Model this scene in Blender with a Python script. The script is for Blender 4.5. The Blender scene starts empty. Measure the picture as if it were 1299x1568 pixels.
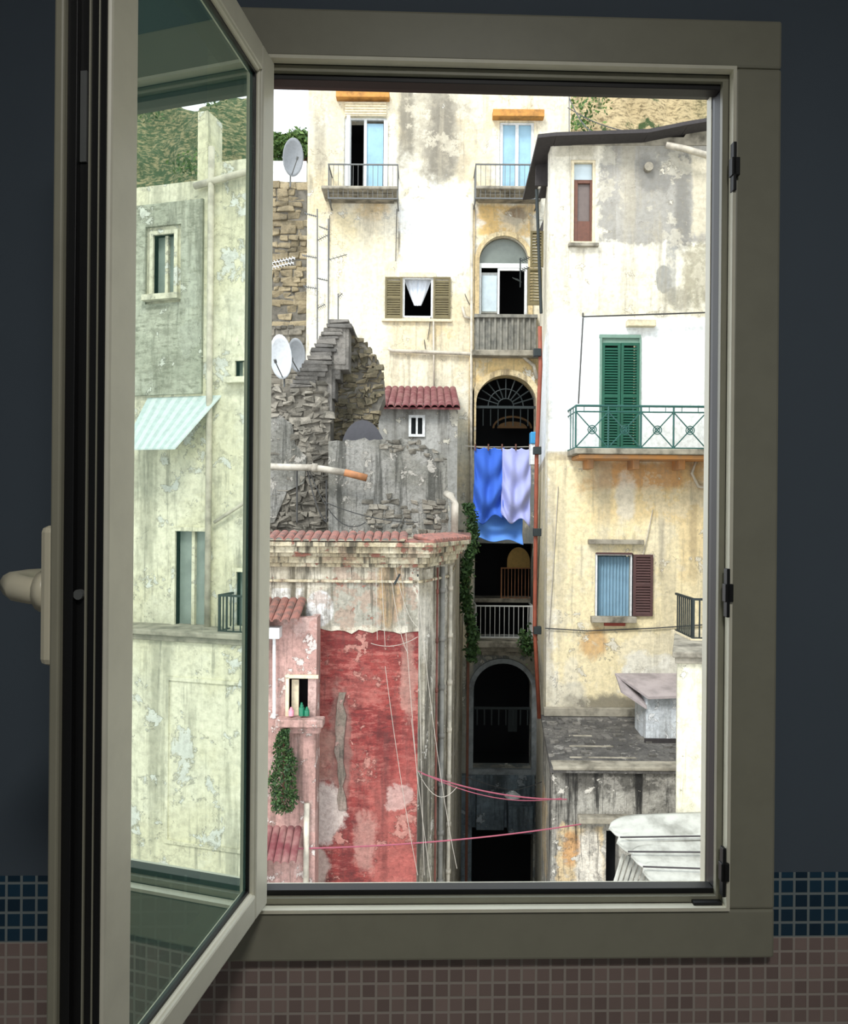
import bpy, bmesh, math, random
from mathutils import Vector, Matrix, noise
random.seed(7)
F=1230.0; CX=649.5; CY=784.0; TH=math.radians(0.5)
scene=bpy.context.scene
scene.view_settings.view_transform='Standard'
scene.view_settings.look='None'

# ---------- photo measurement -> metres on a facade at distance d ----------
def W(px,py,d):
    dx=px-CX; dy=CY-py
    u=dx*math.cos(TH)-dy*math.sin(TH); v=dx*math.sin(TH)+dy*math.cos(TH)
    return u/F*d, v/F*d
def R4(px0,py0,px1,py1,d):
    cx,cz=W((px0+px1)/2,(py0+py1)/2,d); w=abs(px1-px0)/F*d/2; h=abs(py1-py0)/F*d/2
    return cx-w,cx+w,cz-h,cz+h
def V3(px,py,d):
    x,z=W(px,py,d); return (x,d,z)
def lin(c):
    return tuple(((v/255)/12.92 if v/255<=0.04045 else ((v/255+0.055)/1.055)**2.4) for v in c)+(1,)

# ---------- materials ----------
class N:
    def __init__(s,name):
        s.m=bpy.data.materials.new(name); s.m.use_nodes=True; s.t=s.m.node_tree; s.n=s.t.nodes; s.l=s.t.links
        s.b=s.n['Principled BSDF']; s.out=s.n['Material Output']
        s.tc=s.n.new('ShaderNodeTexCoord')
    def noise(s,scale,detail=6,rough=.6,vec=None,dist=0):
        k=s.n.new('ShaderNodeTexNoise'); k.inputs['Scale'].default_value=scale; k.inputs['Detail'].default_value=detail
        k.inputs['Roughness'].default_value=rough; k.inputs['Distortion'].default_value=dist
        s.l.new(vec if vec else s.tc.outputs['Object'],k.inputs['Vector']); return k.outputs['Fac']
    def mapping(s,scale=(1,1,1),loc=(0,0,0),src=None):
        k=s.n.new('ShaderNodeMapping'); k.inputs['Scale'].default_value=scale; k.inputs['Location'].default_value=loc
        s.l.new(src if src else s.tc.outputs['Object'],k.inputs['Vector']); return k.outputs['Vector']
    def rng(s,v,a,b,c=0,d=1):
        k=s.n.new('ShaderNodeMapRange'); k.interpolation_type='SMOOTHSTEP'
        for i,x in zip((1,2,3,4),(a,b,c,d)): k.inputs[i].default_value=x
        s.l.new(v,k.inputs[0]); return k.outputs[0]
    def math(s,op,a,b=None):
        k=s.n.new('ShaderNodeMath'); k.operation=op
        for i,x in enumerate((a,b)):
            if x is None: continue
            if isinstance(x,(int,float)): k.inputs[i].default_value=x
            else: s.l.new(x,k.inputs[i])
        return k.outputs[0]
    def mix(s,f,a,b,mode='MIX'):
        k=s.n.new('ShaderNodeMix'); k.data_type='RGBA'; k.blend_type=mode
        for i,x in ((0,f),(6,a),(7,b)):
            if isinstance(x,(int,float)): k.inputs[i].default_value=x
            elif isinstance(x,tuple): k.inputs[i].default_value=x
            else: s.l.new(x,k.inputs[i])
        return k.outputs[2]
    def bump(s,h,strength=.4,dist=.02):
        k=s.n.new('ShaderNodeBump'); k.inputs['Strength'].default_value=strength; k.inputs['Distance'].default_value=dist
        s.l.new(h,k.inputs['Height']); s.l.new(k.outputs['Normal'],s.b.inputs['Normal'])
    def base(s,c,rough=.9,metal=0):
        if isinstance(c,tuple): s.b.inputs['Base Color'].default_value=c
        else: s.l.new(c,s.b.inputs['Base Color'])
        s.b.inputs['Roughness'].default_value=rough; s.b.inputs['Metallic'].default_value=metal
    def cracks(s,scale,width=.012,seed=0.):
        v=s.n.new('ShaderNodeTexVoronoi'); v.feature='DISTANCE_TO_EDGE'; v.inputs['Scale'].default_value=scale
        nn=s.n.new('ShaderNodeTexNoise'); nn.inputs['Scale'].default_value=1.6; nn.inputs['Detail'].default_value=8; nn.inputs['Roughness'].default_value=.65
        s.l.new(s.tc.outputs['Object'],nn.inputs['Vector'])
        a=s.n.new('ShaderNodeVectorMath'); a.operation='MULTIPLY_ADD'; s.l.new(nn.outputs['Color'],a.inputs[0]); a.inputs[1].default_value=(1.4,1.4,1.4); s.l.new(s.tc.outputs['Object'],a.inputs[2])
        s.l.new(a.outputs[0],v.inputs['Vector']); return s.rng(v.outputs['Distance'],0,width,1,0)

def avg(a,b,t=.5): return tuple(x*(1-t)+y*t for x,y in zip(a,b))
def plaster(name,base,alt,streakc,peel,blobs=(),d=18,sc=1.,streak=.5,pk=.60,bump=.5,brick=None,rough=.92,grime=1.,stroke=.6,late=()):
    m=N(name)
    n1=m.noise(.55*sc,10,.62); n2=m.noise(1.0,8,.65,m.mapping((2.2*sc,2.2*sc,.2*sc))); n2b=m.noise(1.0,9,.7,m.mapping((7*sc,7*sc,.45*sc),(3,1,2)))
    n3=m.noise(9*sc,8,.7); n4=m.noise(1.7*sc,10,.68,dist=.3); n5=m.noise(.9*sc,12,.7,m.mapping((1,1,1),(11,4,7))); n6=m.noise(3.5*sc,12,.75,m.mapping((1,1,1),(5,9,3)))
    c=m.mix(m.rng(n1,.42,.58),lin(base),lin(alt))
    if brick:
        bt=m.n.new('ShaderNodeTexBrick'); bt.inputs['Scale'].default_value=1
        bt.inputs['Brick Width'].default_value=.42; bt.inputs['Row Height'].default_value=.17; bt.inputs['Mortar Size'].default_value=.016
        bt.inputs['Mortar Smooth'].default_value=1.
        sx=m.n.new('ShaderNodeSeparateXYZ'); m.l.new(m.tc.outputs['Object'],sx.inputs[0])
        cx=m.n.new('ShaderNodeCombineXYZ'); m.l.new(m.math('ADD',sx.outputs[0],m.math('MULTIPLY',n4,.5)),cx.inputs[0]); m.l.new(m.math('ADD',m.math('ADD',sx.outputs[2],m.math('MULTIPLY',n3,.10)),m.math('MULTIPLY',n4,.25)),cx.inputs[1])
        m.l.new(cx.outputs[0],bt.inputs['Vector'])
        c=m.mix(m.math('MULTIPLY',bt.outputs['Fac'],m.rng(n4,.42,.62,.0,.55)),c,lin(brick))
        nh=m.noise(1.,10,.74,m.mapping((2.2,2.2,8),(2,2,2)))
        c=m.mix(m.rng(nh,.50,.58,0,stroke),c,lin(brick)); c=m.mix(m.rng(nh,.38,.47,.8,0),c,lin(streakc))
    kn=m.math('SUBTRACT',n4,.5)
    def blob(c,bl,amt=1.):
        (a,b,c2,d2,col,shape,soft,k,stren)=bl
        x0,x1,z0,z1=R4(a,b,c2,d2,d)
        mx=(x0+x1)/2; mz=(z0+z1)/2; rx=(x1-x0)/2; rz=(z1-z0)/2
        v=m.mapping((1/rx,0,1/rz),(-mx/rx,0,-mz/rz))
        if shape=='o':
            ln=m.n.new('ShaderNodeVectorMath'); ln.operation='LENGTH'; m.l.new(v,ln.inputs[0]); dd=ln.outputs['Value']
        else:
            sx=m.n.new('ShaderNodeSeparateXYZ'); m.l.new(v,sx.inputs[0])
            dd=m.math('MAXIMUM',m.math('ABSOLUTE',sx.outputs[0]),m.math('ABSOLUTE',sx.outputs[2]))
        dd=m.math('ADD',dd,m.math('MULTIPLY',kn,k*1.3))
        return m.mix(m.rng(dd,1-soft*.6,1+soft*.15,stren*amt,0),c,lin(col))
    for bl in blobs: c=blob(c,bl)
    c=m.mix(m.rng(n5,.54,.565,0,.55*grime),c,lin(avg(peel,alt)))
    c=m.mix(m.rng(n6,.52,.66,0,.6*grime),c,lin(streakc))
    c=m.mix(m.math('MULTIPLY',m.rng(n2,.49,.64),min(1,streak*1.4)),c,lin(streakc))
    c=m.mix(m.math('MULTIPLY',m.rng(n2b,.53,.66),min(1,streak*1.15)),c,lin(avg(streakc,(80,78,72),.45)))
    c=m.mix(m.rng(n4,pk,pk+.02),c,lin(peel))
    e=m.math('MULTIPLY',m.rng(n4,pk-.014,pk),m.rng(n4,pk,pk+.016,1,0)); c=m.mix(m.math('MULTIPLY',e,.7),c,lin(avg(streakc,(60,54,44),.7)))
    c=m.mix(m.math('MULTIPLY',m.cracks(.3*sc,.006),m.rng(n1,.48,.56,0,.55*grime)),c,lin((84,76,64)))
    for bl in late: c=blob(c,bl)
    c=m.mix(m.rng(n3,.35,.70,.0,.36),c,lin(tuple(int(x*.62) for x in streakc)))
    m.base(c,rough); m.bump(m.math('ADD',n3,m.math('MULTIPLY',n4,1.5)),bump,.03)
    return m.m
def simple(name,col,rough=.6,metal=0,var=.25,scale=12,bump=.1,dark=None):
    m=N(name); n=m.noise(scale,6,.6); dk=dark or tuple(int(x*.6) for x in col)
    m.base(m.mix(m.rng(n,.35,.75,0,var),lin(col),lin(dk)),rough,metal); m.bump(n,bump,.005); return m.m
def stone(name,c1,c2,c3):
    m=N(name); g=m.n.new('ShaderNodeNewGeometry'); n=m.noise(3,8,.7); n2=m.noise(.7,6,.6); n3=m.noise(22,6,.7)
    c=m.mix(g.outputs['Random Per Island'],lin(c1),lin(c2)); c=m.mix(m.rng(n,.45,.6,0,.6),c,lin(c3))
    c=m.mix(m.rng(n2,.5,.65,0,.5),c,lin(tuple(int(x*.6) for x in c3)))
    m.base(c,.95); m.bump(n3,.9,.04); return m.m
def leafm(name,c1,c2):
    m=N(name); g=m.n.new('ShaderNodeNewGeometry'); m.base(m.mix(g.outputs['Random Per Island'],lin(c1),lin(c2)),.7); return m.m

M={}
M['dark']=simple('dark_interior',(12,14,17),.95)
M['white']=simple('white_paint',(215,218,216),.5,var=.4)
M['cream']=simple('cream_paint',(215,202,170),.6,var=.45)
M['bluepane']=simple('curtained_pane',(142,180,198),.3,var=.3,scale=3)
M['skypane']=simple('clear_pane',(190,205,210),.3,var=.3,scale=3)
M['greypane']=simple('dusty_glass',(112,120,112),.3,var=.4,scale=3)
M['palepane']=simple('pale_glass',(138,150,142),.3,var=.6,scale=1.5)
M['iron']=simple('dark_iron',(38,46,46),.6,.3)
M['greyiron']=simple('grey_iron',(100,102,100),.6,.2)
M['lightiron']=simple('light_iron',(190,192,188),.6,.1)
M['greeniron']=simple('green_iron',(34,84,78),.6,.1)
M['greensh']=simple('green_shutter_paint',(10,80,60),.55,var=.4,scale=4)
M['olive']=simple('olive_shutter_paint',(106,96,62),.65,var=.4,scale=4)
M['brownsh']=simple('brown_shutter_paint',(76,50,48),.65,var=.4,scale=4)
M['wood']=simple('brown_wood',(100,62,46),.6,var=.4)
M['orange']=simple('ochre_lintel',(190,134,62),.8,var=.8,scale=5)
M['tile']=simple('terracotta',(142,94,82),.85,var=.95,scale=7,dark=(84,74,68))
M['redtile']=simple('red_roofing',(104,48,52),.85,var=.9,scale=4,dark=(140,104,98))
M['slab']=simple('stained_slab',(154,148,132),.9,var=.9,scale=3,dark=(66,62,52))
M['ochreslab']=simple('ochre_underside',(190,134,76),.9,var=.9,scale=2,dark=(132,116,98))
M['curtain']=simple('white_curtain',(225,232,240),.8,var=.2)
M['bluecurt']=simple('blue_curtain',(120,152,170),.8,var=.3,scale=3)
M['pinkwire']=simple('pink_cord',(155,80,96),.6)
M['wire']=simple('cable',(60,60,58),.6)
M['whitewire']=simple('pale_cable',(170,164,152),.6)
M['drain']=simple('copper_drain',(142,72,50),.6,var=.6,scale=3)
M['pipe']=simple('cream_pipe',(196,188,170),.6,var=.7,scale=4)
M['greypipe']=simple('grey_pipe',(132,130,122),.7,var=.7,scale=4)
M['dirtypipe']=simple('dirty_pipe',(184,178,164),.7,var=.8,scale=3,dark=(104,96,82))
M['rustpipe']=simple('rusty_pipe',(116,68,56),.7,var=.7,scale=4)
M['orangepipe']=simple('orange_pipe',(164,112,72),.7,var=.6,scale=6)
M['dish']=simple('dish_grey',(140,144,146),.5)
M['dishw']=simple('dish_white',(205,210,212),.5)
M['slate']=stone('slate_steps',(92,90,86),(132,128,120),(62,60,54))
M['stone']=stone('tuff_masonry',(156,150,136),(102,98,88),(72,70,62))
M['stonem']=stone('brown_masonry',(142,130,104),(96,90,70),(64,62,48))
M['stoney']=stone('yellow_masonry',(172,158,128),(136,124,98),(98,92,76))
M['mortar']=simple('mortar',(112,108,98),.95,var=.9,scale=4,dark=(52,50,44))
M['leaf']=leafm('ivy_leaves',(24,52,22),(58,88,36))
M['leafl']=leafm('tree_leaves',(40,74,28),(94,120,52))
M['plaque']=simple('grey_tarp',(66,66,70),.8)
M['bottle']=simple('green_bottle',(20,110,80),.2)
M['pink']=simple('pink_soap',(230,150,165),.5)
M['bluecl']=simple('blue_cotton',(54,100,198),.9,var=.15,scale=2)
M['lavcl']=simple('lavender_cotton',(166,172,222),.9,var=.12,scale=2)
M['lbluecl']=simple('pale_blue_cotton',(92,146,226),.9,var=.12,scale=2)
M['corrug']=simple('bleached_corrugated',(168,168,158),.7,var=.8,scale=3,dark=(96,96,86))
M['eave']=simple('dark_roofing',(52,48,48),.8,var=.5)
M['warm']=simple('warm_window_light',(215,178,105),.8)  # yellow light of the landing window, put into its colour

# ---------- mesh helper ----------
class Part:
    def __init__(s,name,parent,mat):
        s.bm=bmesh.new(); s.name=name; s.parent=parent; s.mat=mat
    def vs(s,pts): return [s.bm.verts.new(p) for p in pts]
    def face(s,pts):
        try: return s.bm.faces.new(s.vs(pts))
        except Exception: return None
    def hexa(s,p):
        v=s.vs(p)
        for f in ((0,1,2,3),(7,6,5,4),(0,4,5,1),(1,5,6,2),(2,6,7,3),(3,7,4,0)): s.bm.faces.new([v[i] for i in f])
    def box(s,x0,x1,y0,y1,z0,z1):
        s.hexa([(x0,y0,z0),(x1,y0,z0),(x1,y0,z1),(x0,y0,z1),(x0,y1,z0),(x1,y1,z0),(x1,y1,z1),(x0,y1,z1)])
    def pbox(s,px0,py0,px1,py1,d,front=.05,back=0.):
        x0,x1,z0,z1=R4(px0,py0,px1,py1,d); s.box(x0,x1,d-front,d+back,z0,z1)
    def prism(s,pts,y0,y1):
        a=s.vs([(x,y0,z) for x,z in pts]); b=s.vs([(x,y1,z) for x,z in pts]); n=len(pts)
        s.bm.faces.new(a); s.bm.faces.new(b[::-1])
        for i in range(n): s.bm.faces.new([a[i],b[i],b[(i+1)%n],a[(i+1)%n]])
    def pprism(s,pp,d,front=.05,back=0.):
        s.prism([W(a,b,d) for a,b in pp],d-front,d+back)
    def plan(s,pts,z0,z1):
        a=s.vs([(x,y,z0) for x,y in pts]); b=s.vs([(x,y,z1) for x,y in pts]); n=len(pts)
        s.bm.faces.new(a); s.bm.faces.new(b[::-1])
        for i in range(n): s.bm.faces.new([a[i],b[i],b[(i+1)%n],a[(i+1)%n]])
    def tube(s,pts,r,n=6):
        pts=[Vector(p) for p in pts]; prev=None; up=Vector((.13,.31,.94))
        for i,p in enumerate(pts):
            t=(pts[min(i+1,len(pts)-1)]-pts[max(i-1,0)]).normalized()
            a=t.cross(up)
            if a.length<.15: a=t.cross(Vector((1,0,0)))
            a.normalize(); b=t.cross(a)
            ring=s.vs([p+a*r*math.cos(2*math.pi*k/n)+b*r*math.sin(2*math.pi*k/n) for k in range(n)])
            if prev:
                for k in range(n): s.bm.faces.new([prev[k],prev[(k+1)%n],ring[(k+1)%n],ring[k]])
            else: s.bm.faces.new(ring)
            prev=ring
        s.bm.faces.new(prev[::-1])
    def wire(s,p,q,sag,r=.012,n=10):
        p=Vector(p);q=Vector(q)
        s.tube([p.lerp(q,i/n)+Vector((0,0,-sag*4*(i/n)*(1-i/n))) for i in range(n+1)],r,5)
    def done(s,smooth=False,bevel=0,solid=0):
        bmesh.ops.recalc_face_normals(s.bm,faces=s.bm.faces[:])
        me=bpy.data.meshes.new(s.name); s.bm.to_mesh(me); s.bm.free()
        o=bpy.data.objects.new(s.name,me); scene.collection.objects.link(o)
        if s.parent: o.parent=s.parent
        me.materials.append(s.mat if not isinstance(s.mat,str) else M[s.mat])
        if smooth:
            for f in me.polygons: f.use_smooth=True
        if bevel:
            b=o.modifiers.new('b','BEVEL'); b.width=bevel; b.segments=2; b.limit_method='ANGLE'
        if solid:
            b=o.modifiers.new('s','SOLIDIFY'); b.thickness=solid; b.offset=-1
        return o
def empty(name,loc=(0,0,0),rz=0):
    e=bpy.data.objects.new(name,None); e.location=loc; e.rotation_euler=(0,0,rz); scene.collection.objects.link(e); return e

def holed(part,x0,x1,z0,z1,holes,y0,y1):
    xs=sorted(set([x0,x1]+[h[0] for h in holes]+[h[1] for h in holes])); zs=sorted(set([z0,z1]+[h[2] for h in holes]+[h[3] for h in holes]))
    inh=lambda x,z:any(h[0]<x<h[1] and h[2]<z<h[3] for h in holes)
    cell=lambda i,j: 0<=i<len(xs)-1 and 0<=j<len(zs)-1 and not inh((xs[i]+xs[i+1])/2,(zs[j]+zs[j+1])/2)
    for i in range(len(xs)-1):
        for j in range(len(zs)-1):
            if not cell(i,j): continue
            a,b,c,d=xs[i],xs[i+1],zs[j],zs[j+1]
            part.face([(a,y0,c),(b,y0,c),(b,y0,d),(a,y0,d)]); part.face([(a,y1,d),(b,y1,d),(b,y1,c),(a,y1,c)])
            if not cell(i-1,j): part.face([(a,y0,c),(a,y0,d),(a,y1,d),(a,y1,c)])
            if not cell(i+1,j): part.face([(b,y0,d),(b,y0,c),(b,y1,c),(b,y1,d)])
            if not cell(i,j-1): part.face([(a,y0,c),(a,y1,c),(b,y1,c),(b,y0,c)])
            if not cell(i,j+1): part.face([(a,y0,d),(b,y0,d),(b,y1,d),(a,y1,d)])
def arch_pts(x0,x1,zs,zt,n=16):
    cx=(x0+x1)/2; r=(x1-x0)/2
    return [(cx-r*math.cos(math.pi*i/n), zs+(zt-zs)*math.sin(math.pi*i/n)) for i in range(n+1)]
def spandrels(part,x0,x1,zs,zt,y0,y1):
    a=arch_pts(x0,x1,zs,zt,16); L=a[:9]; Rr=a[8:]
    for seg,cx in ((L,x0),(Rr,x1)):
        for p,q in zip(seg[:-1],seg[1:]):
            part.prism([p,q,(q[0],zt+.002),(p[0],zt+.002)],y0,y1)
def arch_ring(part,x0,x1,zs,zt,w,y0,y1,zbot=None):
    a=arch_pts(x0,x1,zs,zt,20); b=arch_pts(x0-w,x1+w,zs,zt+w,20)
    for i in range(20): part.prism([a[i],a[i+1],b[i+1],b[i]],y0,y1)
    if zbot is not None:
        part.box(x0-w,x0,y0,y1,zbot,zs); part.box(x1,x1+w,y0,y1,zbot,zs)
def shutter(parent,name,px0,py0,px1,py1,d,mat,front=.07,pitch=.075,mid=True):
    x0,x1,z0,z1=R4(px0,py0,px1,py1,d); p=Part(name,parent,mat); f=min(.06,(x1-x0)*.16); y=d-front
    p.box(x0,x0+f,y,y+.045,z0,z1); p.box(x1-f,x1,y,y+.045,z0,z1)
    for zz in ([z0,(z0+z1)/2-f/2,z1-f] if mid else [z0,z1-f]): p.box(x0+f,x1-f,y,y+.045,zz,zz+f)
    z=z0+f
    while z<z1-f-pitch*.6:
        p.hexa([(x0+f,y+.002,z),(x1-f,y+.002,z),(x1-f,y+.012,z+.012),(x0+f,y+.012,z+.012),(x0+f,y+.036,z+pitch*.8),(x1-f,y+.036,z+pitch*.8),(x1-f,y+.044,z+pitch*.8+.012),(x0+f,y+.044,z+pitch*.8+.012)])
        z+=pitch
    return p.done()
def railing(parent,name,x0,x1,y,z0,z1,mat,step=.12,r=.009,yback=None,rails=(0,1),bary=None):
    p=Part(name,parent,mat); h=z1-z0
    for k in rails: p.box(x0-.02,x1+.02,y-.02,y+.02,z0+k*h-.018,z0+k*h+.018)
    n=max(2,round((x1-x0)/step))
    for i in range(n+1):
        x=x0+(x1-x0)*i/n; p.tube([(x,y,z0),(x,y,z1)],r*(2 if i in(0,n) else 1),5)
    if yback:
        for x in (x0,x1):
            for k in rails: p.box(x-.018,x+.018,y,yback,z0+k*h-.018,z0+k*h+.018)
            m=max(2,round(abs(yback-y)/step))
            for i in range(1,m): p.tube([(x,y+(yback-y)*i/m,z0),(x,y+(yback-y)*i/m,z1)],r,5)
    return p.done()
def inside(pt,poly):
    x,y=pt; c=False; n=len(poly)
    for i in range(n):
        x1,y1=poly[i]; x2,y2=poly[i-1]
        if (y1>y)!=(y2>y) and x<(x2-x1)*(y-y1)/(y2-y1)+x1: c=not c
    return c
def masonry(parent,name,pp,d,mat,bw=.34,bh=.17,thick=.8,backmat='mortar',relief=.07,fill=.96,core=True,rough=.03):
    poly=[W(a,b,d) for a,b in pp]
    if core:
        b=Part(name+'_core',parent,backmat); b.prism(poly,d,d+thick); b.done()
    p=Part(name+'_stones',parent,mat); zs=[q[1] for q in poly]; xs=[q[0] for q in poly]; z=min(zs)+bh*.3
    while z<max(zs)+bh*.4:
        x=min(xs)-bw*random.random(); hh=bh*random.uniform(.65,1.25)
        while x<max(xs):
            w=bw*random.uniform(.35,1.3); dz=random.uniform(-.3,.3)*hh*.5
            if inside((x+w/2,z+hh*.5),poly) and random.random()<fill:
                o=random.uniform(.01,relief); j=lambda k=rough:random.uniform(-k,k); g=.006
                x0,x1=x+g,x+w-g; z0,z1=z+g+dz,z+hh-g+dz
                p.hexa([(x0+j(),d-o+j(),z0+j()),(x1+j(),d-o+j(),z0+j()),(x1+j(),d-o+j(),z1+j()),(x0+j(),d-o+j(),z1+j()),(x0,d+.15,z0),(x1,d+.15,z0),(x1,d+.15,z1),(x0,d+.15,z1)])
            x+=w
        z+=hh
    return p.done(bevel=.03)
def leaves(part,fn,n,size):
    for _ in range(n):
        c=Vector(fn()); a=Vector((random.gauss(0,1),random.gauss(0,1),random.gauss(0,1))).normalized(); b=a.cross(Vector((random.gauss(0,1),random.gauss(0,1),random.gauss(0,1)))).normalized()
        s=size*random.uniform(.5,1.2)
        part.face([c-a*s,c+b*s*.5,c+a*s,c-b*s*.5])
def tiles(part,x0,x1,yf,zf,yb,zb,pitch=.2,r=None):
    r=r or pitch*.5; n=max(1,round((x1-x0)/pitch)); pw=(x1-x0)/n
    for i in range(n):
        cx=x0+pw*(i+.5); prev=None; jz=random.uniform(-.012,.012); jy=random.uniform(-.03,.03)
        for (y,z) in ((yf+jy,zf+jz),(yb,zb)):
            o=[(cx-r*math.cos(math.pi*k/6),y,z+r*.8*math.sin(math.pi*k/6)) for k in range(7)]
            ii=[(cx-.8*r*math.cos(math.pi*k/6),y,z+.62*r*math.sin(math.pi*k/6)) for k in range(7)]
            v=part.vs(o); w=part.vs(ii)
            for k in range(6): part.bm.faces.new([v[k],v[k+1],w[k+1],w[k]])
            if prev:
                for k in range(6):
                    part.bm.faces.new([prev[0][k],prev[0][k+1],v[k+1],v[k]]); part.bm.faces.new([prev[1][k],w[k],w[k+1],prev[1][k+1]])
            prev=(v,w)
def dish(name,px,py,rad,d,mat,yaw,tilt=.3,sx=1.):
    x,z=W(px,py,d); e=empty(name,(x,d,z),yaw); p=Part('reflector',e,mat)
    rings=[]; n=24
    for i in range(7):
        r=rad*i/6; dep=.22*rad*(i/6)**2
        if i==0: rings.append(p.vs([(0,0,0)])); continue
        rings.append(p.vs([(r*sx*math.cos(2*math.pi*k/n),-dep-r*math.sin(2*math.pi*k/n)*tilt,r*math.sin(2*math.pi*k/n)) for k in range(n)]))
    for k in range(n): p.bm.faces.new([rings[0][0],rings[1][k],rings[1][(k+1)%n]])
    for i in range(1,6):
        for k in range(n): p.bm.faces.new([rings[i][k],rings[i+1][k],rings[i+1][(k+1)%n],rings[i][(k+1)%n]])
    p.done(True,solid=.015)
    q=Part('feed_arm',e,'greyiron'); q.tube([(0,0,-rad*.9),(0,-rad*.9,-rad*.35)],.014); q.tube([(0,-rad*.85,-rad*.38),(0,-rad*.95,-rad*.25)],.035,8); q.done()
    q=Part('mast',e,'greyiron'); q.tube([(0,.03,0),(0,.12,-.05),(0,.12,-rad*1.5)],.022,8); q.done()
    return e

# =====================================================================
# OUTSIDE
# =====================================================================
G=-13.
gr=Part('courtyard_ground',None,simple('paving',(110,106,98),.9,var=.7,scale=2)); 
gr.face([(-60,2.5,G),(120,2.5,G),(120,120,G),(-60,120,G)]); gr.done()

# ---------- rear building ----------
D=25.
rear=empty('apartment_building')
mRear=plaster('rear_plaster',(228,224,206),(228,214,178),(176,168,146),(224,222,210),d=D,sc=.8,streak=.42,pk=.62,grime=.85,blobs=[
 (594,60,740,290,(170,164,146),'o',.8,1.5,.9),(608,100,636,262,(100,96,84),'b',1.,1.2,.75),(655,110,700,285,(98,94,84),'b',1.,1.4,.75),(640,180,720,290,(122,117,104),'o',.9,1.8,.6),
 (470,120,530,260,(190,184,164),'b',.5,1.2,.7),(470,260,530,340,(206,190,152),'b',.7,1.3,.7),(480,150,500,300,(140,134,116),'b',1.,1.2,.55),
 (609,320,614,400,(90,86,74),'b',1,1.,.8),(540,300,600,345,(206,170,104),'o',.8,1.3,.7),(505,310,560,420,(222,208,166),'b',.8,1.4,.6),
 (728,312,825,364,(214,176,104),'b',.3,.9,.85),(765,315,815,345,(110,92,76),'o',.5,1.6,.85),(700,180,760,300,(206,190,156),'b',.6,1.5,.6),(840,170,872,240,(232,220,190),'b',.5,.6,.8),
 (722,545,835,600,(222,190,122),'b',.3,.9,.8),(722,590,730,700,(130,104,80),'b',1,1,.7),(815,560,835,700,(140,110,84),'b',1,1,.6),
 (590,545,715,600,(240,230,200),'b',.4,.9,.7),(650,495,700,540,(206,180,124),'o',.8,1.4,.6),(690,440,724,600,(206,192,156),'b',.8,1.2,.6),
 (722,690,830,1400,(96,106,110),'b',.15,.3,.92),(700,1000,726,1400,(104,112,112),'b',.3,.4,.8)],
 late=[(606,285,732,425,(238,241,240),'b',.5,1.6,.8),(510,360,600,530,(236,230,206),'b',.8,1.4,.5)])
x0,_=W(470,400,D); x1,_=W(872,400,D)
ztop=15.
holes=[]
def H(*a):
    h=R4(*a,D); holes.append(h); return h
hd1=H(527,180,592,305); hd2=H(765,187,818,305); hw=H(617,425,663,487)
ha1=H(734,362,809,483); ha2=H(729,575,821,690); ha3=H(727,832,816,975); ha4=H(725,1015,814,1176); ha5=H(722,1265,816,1420)
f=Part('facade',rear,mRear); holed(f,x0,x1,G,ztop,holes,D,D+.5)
def zs_of(h,py): return W(770,py,D)[1]
spandrels(f,ha1[0],ha1[1],zs_of(ha1,400),ha1[3],D,D+.5)
spandrels(f,ha2[0],ha2[1],zs_of(ha2,618),ha2[3],D,D+.5)
spandrels(f,ha4[0],ha4[1],zs_of(ha4,1056),ha4[3],D,D+.5)
f.done()
f=Part('flank_and_roof',rear,mRear); f.box(x0,x0+.4,D+.5,D+9,G,ztop); f.box(x1-.4,x1,D+.5,D+9,G,ztop); f.box(x0,x1,D+.5,D+9,ztop-.3,ztop); f.done()
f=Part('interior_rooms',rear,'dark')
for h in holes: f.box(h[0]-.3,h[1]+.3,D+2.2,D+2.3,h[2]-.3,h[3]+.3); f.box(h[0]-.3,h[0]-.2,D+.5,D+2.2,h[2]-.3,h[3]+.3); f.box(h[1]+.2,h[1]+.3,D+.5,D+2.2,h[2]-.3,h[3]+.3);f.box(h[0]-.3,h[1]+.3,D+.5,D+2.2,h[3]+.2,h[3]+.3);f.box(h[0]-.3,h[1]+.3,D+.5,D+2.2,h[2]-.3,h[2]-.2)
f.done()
def pframe(name,parent,px0,py0,px1,py1,d,mat,w=.06,front=.03,mull=0):
    x0,x1,z0,z1=R4(px0,py0,px1,py1,d); p=Part(name,parent,mat)
    p.box(x0,x0+w,d-front,d+.06,z0,z1); p.box(x1-w,x1,d-front,d+.06,z0,z1); p.box(x0+w,x1-w,d-front,d+.06,z1-w,z1); p.box(x0+w,x1-w,d-front,d+.06,z0,z0+w)
    for i in range(mull):
        cx=x0+(x1-x0)*(i+1)/(mull+1); p.box(cx-w/2,cx+w/2,d-front,d+.06,z0+w,z1-w)
    return p.done()
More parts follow.
